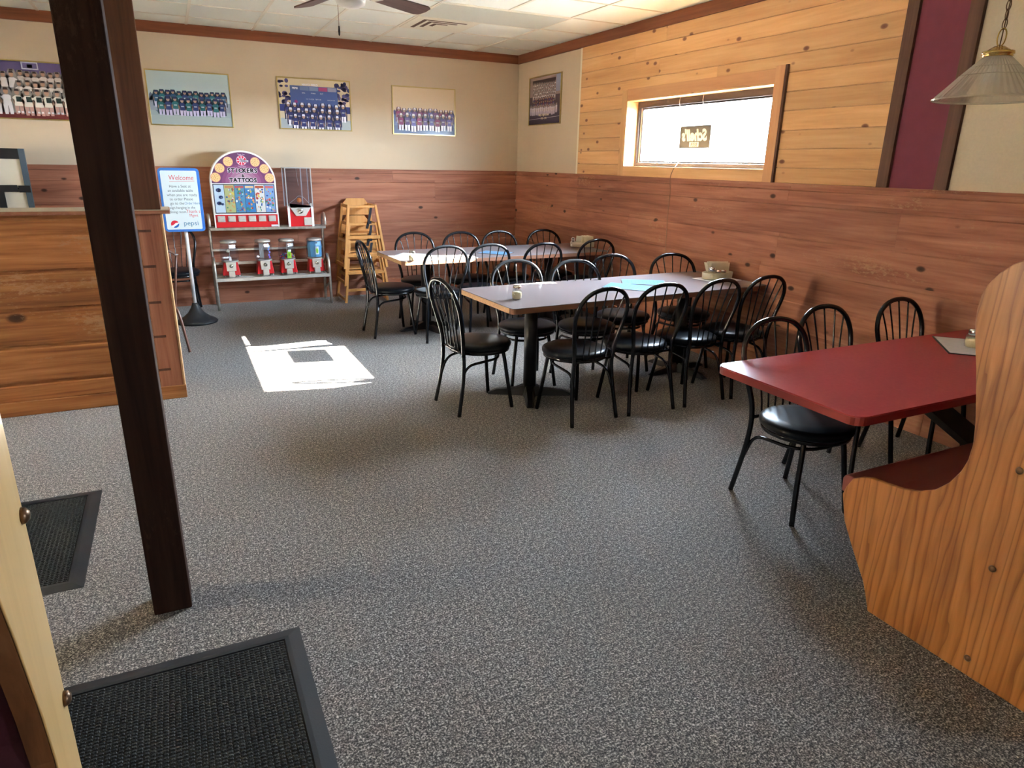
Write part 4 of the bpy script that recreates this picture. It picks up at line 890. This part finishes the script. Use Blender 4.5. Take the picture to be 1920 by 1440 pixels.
pr.poly([(cx - r * math.cos(math.radians(a)), cy + r * math.sin(math.radians(a))) for a in range(-25, 156, 10)] + [(cx + .006, cy + .010), (cx - .012, cy - .006)], srgb(215, 40, 60))
pr.poly([(cx + r * math.cos(math.radians(a)), cy - r * math.sin(math.radians(a))) for a in range(-12, 120, 8)] + [(cx - .004, cy - .020), (cx + .014, cy - .010)], srgb(20, 95, 175))
pr.text('pepsi', .055, -.228, .062, srgb(60, 125, 160))
pr.build('lettering', 'printed', wbo)

# ================================================================== METAL RACK WITH VENDING MACHINES
rk = empty('metal_rack', (-3.085, -0.22, 0), 0, 'worn chrome two shelf rack holding the sticker and candy machines by the back wall', 'rack')
RX = 0.585
for s in (-1, 1):
    m = MB(); m.tube(smooth_path([(s * RX, 0.155, 0.0), (s * RX, 0.11, 0.45), (s * RX, 0.085, 0.78), (s * RX, 0.055, 0.92), (s * RX, 0.0, 0.975), (s * RX, -0.055, 0.97), (s * RX, -0.085, 0.93), (s * RX, -0.09, 0.86)], 5), 0.015, 8); m.build('upright', 'worn_chrome', rk)
    m = MB(); m.tube(smooth_path([(s * (RX + .002), -0.175, 0.0), (s * (RX + .002), -0.165, 0.33), (s * (RX + .002), -0.155, 0.44), (s * (RX + .002), -0.12, 0.515), (s * (RX + .002), -0.055, 0.535), (s * (RX + .002), 0.03, 0.47), (s * (RX + .002), 0.10, 0.42)], 5), 0.015, 8); m.build('front_leg', 'worn_chrome', rk)
    m = MB(); m.beam((s * RX, -0.17, 0.24), (s * RX, 0.125, 0.13), 0.012, 0.022); m.beam((s * RX, -0.17, 0.315), (s * RX, 0.12, 0.33), 0.012, 0.03); m.beam((s * RX, -0.09, 0.835), (s * RX, 0.09, 0.84), 0.012, 0.03); m.build('side_brace', 'worn_chrome', rk)
for (y, z, hgt) in ((-0.095, 0.835, 0.028), (0.085, 0.838, 0.028), (0.0, 0.838, 0.02)):
    m = MB(); m.box((-RX, y - 0.012, z - hgt / 2), (RX, y + 0.012, z + hgt / 2)); m.build('shelf_rail', 'worn_chrome', rk, bevel=0.003)
for (y, z, hgt) in ((-0.170, 0.318, 0.034), (-0.06, 0.322, 0.026), (0.04, 0.322, 0.026), (0.115, 0.325, 0.026), (0.105, 0.455, 0.030), (0.095, 0.600, 0.024)):
    m = MB(); m.box((-RX, y - 0.010, z - hgt / 2), (RX, y + 0.010, z + hgt / 2)); m.build('shelf_rail', 'steel' if z < .6 else 'worn_chrome', rk, bevel=0.003)
SH = 0.850
st = empty('sticker_machine', (-3.300, -0.235, SH), 0, 'red sticker and tattoo vending machine with arched purple header', 'vending machine')
W2 = 0.318
m = MB(); m.box((-W2, -0.085, 0.0), (W2, 0.10, 0.135)); m.build('coin_box', 'red_enamel', st, bevel=0.004)
arch = [(-W2, 0.136), (W2, 0.136), (W2, 0.46)] + [(W2 * math.cos(math.radians(a)), 0.46 + 0.305 * math.sin(math.radians(a))) for a in range(6, 175, 6)] + [(-W2, 0.46)]
m = MB(); m.prism(arch, 1, -0.075, 0.095); m.build('cabinet', 'white_plastic', st, bevel=0.003)
m = MB(); m.box((-W2, -0.088, 0.0), (-W2 + 0.012, -0.0855, 0.135)); m.box((W2 - 0.012, -0.088, 0.0), (W2, -0.0855, 0.135)); m.box((-W2, -0.088, 0.130), (W2, -0.0760, 0.142)); m.build('edge_trim', 'white_plastic', st)
pr = Print((0, -0.0757, 0), (1, 0, 0), (0, 0, 1), (0, -1, 0)); r_ = W2 - .016
head = [(-r_, 0.445), (r_, 0.445)] + [(r_ * math.cos(math.radians(a)), 0.46 + 0.288 * math.sin(math.radians(a))) for a in range(0, 181, 6)]
pr.poly(head, srgb(104, 62, 98)); pr.step()
for k, (q, c) in enumerate(((1.0, (118, 66, 108)), (.86, (136, 76, 118)), (.72, (152, 92, 130)), (.58, (166, 116, 146)), (.44, (182, 144, 166)), (.30, (196, 170, 184)))):
    pr.poly([(r_ * .80 * q * math.cos(math.radians(a)), 0.447 + .21 * q * math.sin(math.radians(a))) for a in range(0, 181, 9)], srgb(*c)); pr.step()
for px, py in ((-.262, .500), (-.215, .590), (-.130, .655), (.130, .655), (.215, .590), (.258, .500)):
    pr.k = 12; pr.ell(px, py, .048, .048, srgb(208, 140, 125), 20); pr.step(); pr.ell(px, py, .043, .043, srgb(232, 196, 138), 20)
    pr.step()
    for q in range(18):
        a, rr = q * 2.4, .0088 * math.sqrt(q); pr.ell(px + rr * math.cos(a), py + rr * math.sin(a), .0036, .0030, random.choice([srgb(150, 85, 55), srgb(120, 95, 60), srgb(175, 80, 60)]), 6)
pr.step(); pr.ell(0, .668, .049, .049, srgb(235, 215, 220), 24); pr.step()
for q in range(8):
    a0 = q * 45 + 4; pr.poly([(.012 * math.cos(math.radians(a0 + 18)), .668 + .012 * math.sin(math.radians(a0 + 18)))] + [(.045 * math.cos(math.radians(a)), .668 + .045 * math.sin(math.radians(a))) for a in range(a0, a0 + 38, 6)], srgb(215, 50, 80))
pr.step(); pr.rect(-.022, .652, .066, .672, srgb(190, 180, 190)); pr.rect(-.022, .672, .020, .688, srgb(190, 180, 190)); pr.step(); pr.text('the', -.001, .675, .017, srgb(70, 75, 80), bold=.0006); pr.text('PIZZA', .022, .655, .021, srgb(70, 75, 80), bold=.0006)
pr.text('Thank You', 0, .722, .016, srgb(225, 205, 225)); pr.text('Come Again', 0, .604, .016, srgb(225, 205, 225))
for d, c in ((.0062, srgb(222, 212, 222)), (.0026, srgb(18, 12, 18))):
    pr.step()
    for word, yy, sz in (('STICKERS', .550, .058), ('TATTOOS', .457, .055)):
        for q, ch in enumerate(word): pr.text(ch, (q - (len(word) - 1) / 2) * (.0365 if len(word) > 7 else .039), yy, sz, c, bold=d)
    pr.text('&', 0, .507, .036, c, bold=d * .6)
pr.step(); pr.rect(-.300, .142, .300, .436, srgb(60, 60, 75)); pr.step()
cards = [((205, 220, 235), (40, 60, 110)), ((190, 190, 130), (215, 140, 90)), ((90, 150, 185), (190, 80, 90)), ((60, 130, 190), (225, 190, 150)), ((225, 220, 215), (190, 90, 60)), ((130, 165, 210), (205, 110, 120))]
cw = .588 / 6
for k, (b_, s_) in enumerate(cards):
    x0 = -.294 + k * cw; pr.rect(x0 + .002, .152, x0 + cw - .002, .428, srgb(*b_))
    pr.step()
    if k == 0:
        for ex, ey, ex2 in ((.045, .375, .026), (.062, .305, .022), (.040, .245, .024), (.072, .235, .015)): pr.ell(x0 + ex, ey, ex2, ex2 * .8, srgb(*s_), 9); pr.ell(x0 + ex + .008, ey - .004, ex2 * .5, ex2 * .4, srgb(200, 215, 235), 7)
    else:
        pr.rect(x0 + .008, .395, x0 + cw - .008, .418, srgb(*s_)); random.seed(k)
        for q in range(30):
            c = random.choice([s_, (230, 200, 90), (70, 140, 110), (235, 235, 235), (200, 70, 60), (60, 90, 160), (235, 150, 90)])
            pr.ell(x0 + random.uniform(.012, cw - .012), random.uniform(.165, .39), random.uniform(.005, .013), random.uniform(.006, .015), srgb(*c), random.choice([5, 6, 9]))
            if q % 8 == 7: pr.step()
pr.build('printed_front', 'printed', st)
random.seed(11)
m = MB(); m.box((-.300, -.0805, .143), (.300, -.0795, .435)); m.build('display_window', 'window_glass', st)
mech = MB(); mech.box((-.036, -.012, -.030), (.036, 0, .030)); mech.box((-.024, -.020, -.006), (.024, -.0115, .018)); mech.box((-.030, -.018, -.028), (.030, -.0115, -.018))
for k in range(6):
    o = MB(); o.v = list(mech.v); o.f = list(mech.f); o.r = list(mech.r); o.c = list(mech.c); o.sm = list(mech.sm); q = o.build('coin_mechanism', 'steel', st, bevel=0.002); q.location = (-.25 + k * .100, -.0858, .088)
m = MB(); m.box((.235, -.0885, .004), (.305, -.0858, .024)); m.build('price_label', 'paper', st)

tw = empty('capsule_machine', (-2.755, -0.235, SH), 0, 'tall clear toy capsule tower with red base beside the sticker machine', 'vending machine')
m = MB(); m.box((-.118, -.10, 0), (.118, .10, .205)); m.build('base', 'red_enamel', tw, bevel=0.004)
for sx in (-1, 1):
    m = MB(); m.box((sx * .123 - .012, -.110, .0), (sx * .123 + .012, -.0995, .215)); m.build('corner_trim', 'white_plastic', tw)
m = MB(); m.prism([(-.105, .20), (.105, .20), (.100, .235), (.118, .245), (.118, .215), (.05, .110), (-.05, .110), (-.118, .215), (-.118, .245), (-.100, .235)], 1, -.118, -.102); m.build('front_plate', 'steel', tw, bevel=.002)
m = MB(); m.lathe([(0, 0), (.030, 0), (.030, .008), (.022, .012), (0, .012)], 20); o = m.build('coin_dial', 'chrome', tw); o.location = (-.005, -.118, .165); o.rotation_euler = (PI / 2, 0, 0)
m = MB(); m.box((.030, -.112, .010), (.108, -.101, .095)); m.build('chute_door', 'steel', tw, bevel=.002)
m = MB(); 
for a, b in (((-.130, -.105), (.130, -.103)), ((-.130, .103), (.130, .105)), ((-.130, -.103), (-.128, .103)), ((.128, -.103), (.130, .103))): m.box((a[0], a[1], .215), (b[0], b[1], .600))
m.build('clear_box', 'clear_plastic', tw)
m = MB()
for sx in (-1, 1):
    for sy in (-1, 1): m.box((sx * .131 - .005, sy * .106 - .005, .20), (sx * .131 + .005, sy * .106 + .005, .605))
m.box((-.136, -.111, .598), (.136, .111, .606)); m.box((.055, .09, .215), (.065, .10, .6)); m.build('post_frame', plain('grey_plastic', (.42, .42, .42), .4), tw)
m = MB(); m.tube([(0, 0, .598), (0.003, -.01, .50), (0.01, -.02, .42)], .0015, 5); m.tube(smooth_path([(-.10, -.05, .24), (-.03, -.04, .29), (.0, -.045, .315), (.05, -.04, .30), (.10, -.05, .24)], 4), .002, 5)
m.build('wire_hook', 'steel', tw)
m = MB(); m.lathe([(0, -.026), (.018, -.020), (.026, 0), (.018, .020), (0, .026)], 14, c=(-.004, -.075, .272)); m.build('orange_capsule', plain('orange', (.85, .22, .04), .4), tw)

def gumball(x, label, kind):
    t = empty('gumball_machine', (x, -0.255, 0.3385), 0, label, 'vending machine', 'small gumball machines on the lower shelf')
    m = MB(); 
    for (za, wa, da), (zb, wb_, db) in (((.018, .088, .080), (.150, .070, .066)),):
        n = m.add([(-wa, -da, za), (wa, -da, za), (wa, da, za), (-wa, da, za), (-wb_, -db, zb), (wb_, -db, zb), (wb_, db, zb), (-wb_, db, zb)])
        for q in ((0, 3, 2, 1), (4, 5, 6, 7), (0, 1, 5, 4), (1, 2, 6, 5), (2, 3, 7, 6), (3, 0, 4, 7)): m.face([n + i for i in q])
    m.build('body', 'red_enamel', t, bevel=.004)
    m = MB(); m.prism([(-.046, .065), (.046, .065), (.050, .158), (-.050, .158)], 1, -.098, -.066); m.prism([(-.032, .006), (.032, .006), (.030, .065), (-.030, .065)], 1, -.106, -.080); cpl = m.build('coin_plate', 'steel', t, bevel=.003)
    m = MB(); m.lathe([(0, 0), (.020, 0), (.020, .006), (.010, .010), (0, .010)], 16); o = m.build('coin_dial', 'chrome', cpl); o.location = (0, -.098, .118); o.rotation_euler = (PI / 2, 0, 0)
    m = MB(); m.box((-.027, -.109, .010), (.027, -.106, .040)); m.build('chute_flap', 'steel', t)
    for sx in (-1, 1):
        for sy in (-1, 1):
            m = MB(); m.lathe([(0, 0), (.010, 0), (.009, .018), (0, .018)], 10, c=(sx * .072, sy * .062, 0)); m.build('foot', 'steel', t)
    m = MB(); m.lathe([(.060, .150), (.085, .156), (.085, .163), (.060, .165)], 24); m.build('collar', 'steel', t)
    prof = [(.068, .163), (.088, .178), (.093, .195), (.090, .30), (.083, .335), (.072, .352)]
    m = MB(); m.lathe(prof, 8, smooth=False); m.build('globe', 'clear_plastic', t)
    m = MB(); m.lathe([(.078, .350), (.082, .354), (.082, .366), (.072, .374), (.03, .380), (0, .381)], 28); m.build('lid', 'steel', t)
    m = MB(); m.tube([(0, 0, .163), (0, 0, .352)], .003, 6); m.build('centre_rod', 'steel', t)
    if kind == 0:
        m = MB(); m.lathe([(0, -.02), (.018, -.012), (.02, .006), (.0, .022)], 7, c=(-.015, -.03, .27)); m.build('prize', 'beige_plastic', t)
        m = MB(); m.prism([(-.012, .165), (.016, .165), (.014, .20), (-.006, .215)], 1, -.035, -.025); m.build('white_card', 'white_plastic', t)
    if kind == 1:
        pr = Print((0, -.045, 0), (1, 0, 0), (0, 0, 1), (0, -1, 0)); pr.rect(-.045, .185, -.002, .345, (.30, .29, .27)); pr.step(); pr.line(-.040, .22, -.012, .30, .004, (.5, .5, .5)); pr.build('grey_card', 'printed', t)
        pr = Print((0, -.052, 0), (1, 0, 0), (0, 0, 1), (0, -1, 0))
        for q, (xx, zz) in enumerate(((.045, .325), (.055, .300), (.048, .272), (.058, .245), (.050, .215), (.056, .19))): pr.ell(xx, zz, .010, .014, srgb(90 + q * 12, 160 - q * 8, 225), 5)
        pr.build('blue_stickers', 'printed', t)
    if kind == 2:
        m = MB(); random.seed(5); cs = [srgb(220, 70, 50), srgb(70, 110, 190), srgb(240, 190, 60), srgb(120, 90, 160), srgb(235, 120, 150), srgb(70, 160, 160)]
        for q in range(150):
            a = random.uniform(0, 2 * PI); rr = .074 * math.sqrt(random.random()); zz = random.uniform(.172, .212); m.col = random.choice(cs)
            m.lathe([(0, -.009), (.0064, -.0064), (.009, 0), (.0064, .0064), (0, .009)], 7, c=(rr * math.cos(a), rr * math.sin(a), zz))
        tag(m.build('gumballs', 'printed_glossy', t), kind='stuff')
        pr = Print((0, -.086, 0), (1, 0, 0), (0, 0, 1), (0, -1, 0)); pr.poly([(-.012, .175), (.034, .175), (.026, .255), (-.006, .262)], srgb(150, 205, 60)); pr.step(); pr.rect(0, .245, .032, .268, (.7, .75, .8)); pr.ell(.010, .215, .010, .018, srgb(110, 160, 40), 5); pr.build('green_card', 'printed', t); random.seed(12)
    if kind == 3:
        m = MB(); m.lathe([(.075, .175), (.078, .30), (.072, .345)], 8, smooth=False); o = m.build('blue_liner', plain('liner_blue', (.10, .36, .62), .4), t)
        pr = Print((0, -.084, 0), (1, 0, 0), (0, 0, 1), (0, -1, 0)); pr.rect(-.006, .205, .030, .290, (.70, .74, .70)); pr.step(); pr.ell(.012, .245, .013, .030, srgb(150, 205, 50), 8); pr.ell(.008, .330, .012, .006, (.05, .05, .05), 6); pr.build('green_card', 'printed', t)
    return t
gumball(-3.508, 'gumball machine with an empty clear globe, leftmost on the lower shelf', 0)
gumball(-3.165, 'gumball machine holding grey and blue stickers, second on the lower shelf', 1)
gumball(-2.920, 'gumball machine with coloured gumballs and a lime green card', 2)
gumball(-2.622, 'gumball machine with a bright blue liner, rightmost on the lower shelf', 3)

# ================================================================== WOODEN HIGH CHAIRS (stacked)
def high_chair():
    t = empty('high_chair')
    hb, ht, db, dt, Z = 0.240, 0.150, 0.220, 0.150, 0.69
    for sx in (-1, 1):
        for sy in (-1, 1):
            m = MB(); m.rnd = .3 + .1 * sx; m.beam((sx * hb, sy * db, 0.0), (sx * ht, sy * dt, Z), .028, .030, up=(0, 1, 0)); m.build('leg', 'beech', t, bevel=.005)
    def at(z): k = z / Z; return hb + (ht - hb) * k, db + (dt - db) * k
    for z, th in ((0.14, .030), (0.34, .038), (0.672, .026)):
        a, d = at(z); m = MB(); m.rnd = z; m.box((-a, -d - .010, z - th / 2), (a, -d + .010, z + th / 2)); m.build('front_rail', 'beech', t, bevel=.003)
    for sx in (-1, 1):
        for z in (0.03, 0.30, 0.672):
            a, d = at(z); m = MB(); m.rnd = z; m.box((sx * a - .009, -d, z - .017), (sx * a + .009, d, z + .017)); m.build('side_rail', 'beech', t, bevel=.003)
    a, d = at(.60); m = MB(); m.rnd = .8; m.prism([(-a, .56), (a, .56), (a, .665), (a - .06, .745), (-a + .06, .745), (-a, .665)], 1, d - .008, d + .008); m.build('back_panel', 'beech', t, bevel=.003)
    a, d = at(.45); m = MB(); m.box((-a, d - .009, .43), (a, d + .009, .47)); m.build('back_rail', 'beech', t, bevel=.003)
    a, d = at(.37); m = MB(); m.box((-a + .01, -d + .03, .365), (a - .01, d, .380)); m.build('seat', 'beech', t, bevel=.002)
    m = MB(); pth = [(.105, -.15, .685), (.085, -.168, .60), (.060, -.172, .50), (.045, -.15, .43)]
    for p, q in zip(pth, pth[1:]): m.beam(p, q, .028, .004, up=(0, 1, 0))
    m.box((.052, -.182, .485), (.092, -.172, .515)); m.build('safety_strap', 'strap', t)
    return t
hc = high_chair(); hc.location = (-2.108, -0.235, 0.0); tag(hc, 'wooden high chair, bottom of the stack beside the back wall', 'high chair', 'stacked wooden high chairs')
for k, (dx, lab) in enumerate(((0.004, 'wooden high chair, middle of the stack beside the back wall'), (0.008, 'wooden high chair, top of the stack, with black strap'))):
    c = copy_tree(hc); c.location = (-2.108 + dx, -0.235, 0.192 * (k + 1)); tag(c, lab, 'high chair', 'stacked wooden high chairs')

# ================================================================== LEFT SIDE ODDS AND ENDS
sd = empty('tubular_stand', (0, 0, 0), 0, 'brown metal tube stand leaning behind the end of the plank divider', 'stand')
m = MB(); m.tube(smooth_path([(-4.012, -1.25, 0.70), (-4.035, -1.30, 0.55), (-4.09, -1.36, 0.12), (-4.10, -1.37, 0.0)], 5), .0105, 10); m.build('leg', 'brown_tube', sd)
m = MB(); m.tube(smooth_path([(-4.20, -1.90, 0.35), (-4.12, -1.93, 0.385), (-4.07, -1.95, 0.36), (-4.045, -1.97, 0.30), (-4.010, -2.02, 0.06), (-4.003, -2.03, 0.0)], 6), .0120, 10); m.build('leg', 'brown_tube', sd)
m = MB(); m.tube(smooth_path([(-4.012, -1.25, 0.70), (-4.10, -1.30, 0.74), (-4.20, -1.60, 0.55), (-4.20, -1.90, 0.35)], 6), .0105, 10); m.build('cross_tube', 'brown_tube', sd)
m = MB(); m.lathe([(0, 0), (.018, 0), (.018, .006), (0, .007)], 14, c=(-4.012, -1.25, 0.705)); m.build('end_cap', 'white_metal', sd)

fb = empty('framed_board', (0, 0, 0), 0, 'white panel in a black metal frame standing behind the plank divider at the left', 'board')
m = MB(); m.box((-5.62, -0.335, 0.0), (-5.575, -0.30, 1.585)); m.build('frame_post', 'black_iron', fb)
m = MB(); m.box((-5.185, -0.335, 0.0), (-5.140, -0.30, 1.585)); m.build('frame_post', plain('slate_metal', (.07, .10, .13), .4), fb)
m = MB(); m.box((-5.575, -0.335, 1.495), (-5.185, -0.30, 1.585)); m.build('frame_rail', 'black_iron', fb)
m = MB(); m.box((-5.575, -0.335, 0.30), (-5.185, -0.30, 0.34)); m.build('frame_rail', 'black_iron', fb)
m = MB(); m.box((-5.575, -0.318, 0.34), (-5.185, -0.310, 1.495)); m.build('panel', plain('panel_cream', (.60, .55, .46), .5), fb)
m = MB(); m.box((-5.575, -0.350, 1.21), (-5.24, -0.336, 1.27)); m.box((-5.40, -0.350, 0.34), (-5.345, -0.3365, 1.21)); m.box((-5.24, -.344, 1.235), (-5.21, -.338, 1.245)); m.box((-5.23, -0.350, 1.205), (-5.142, -0.336, 1.265)); m.build('bracket', 'black_iron', fb)
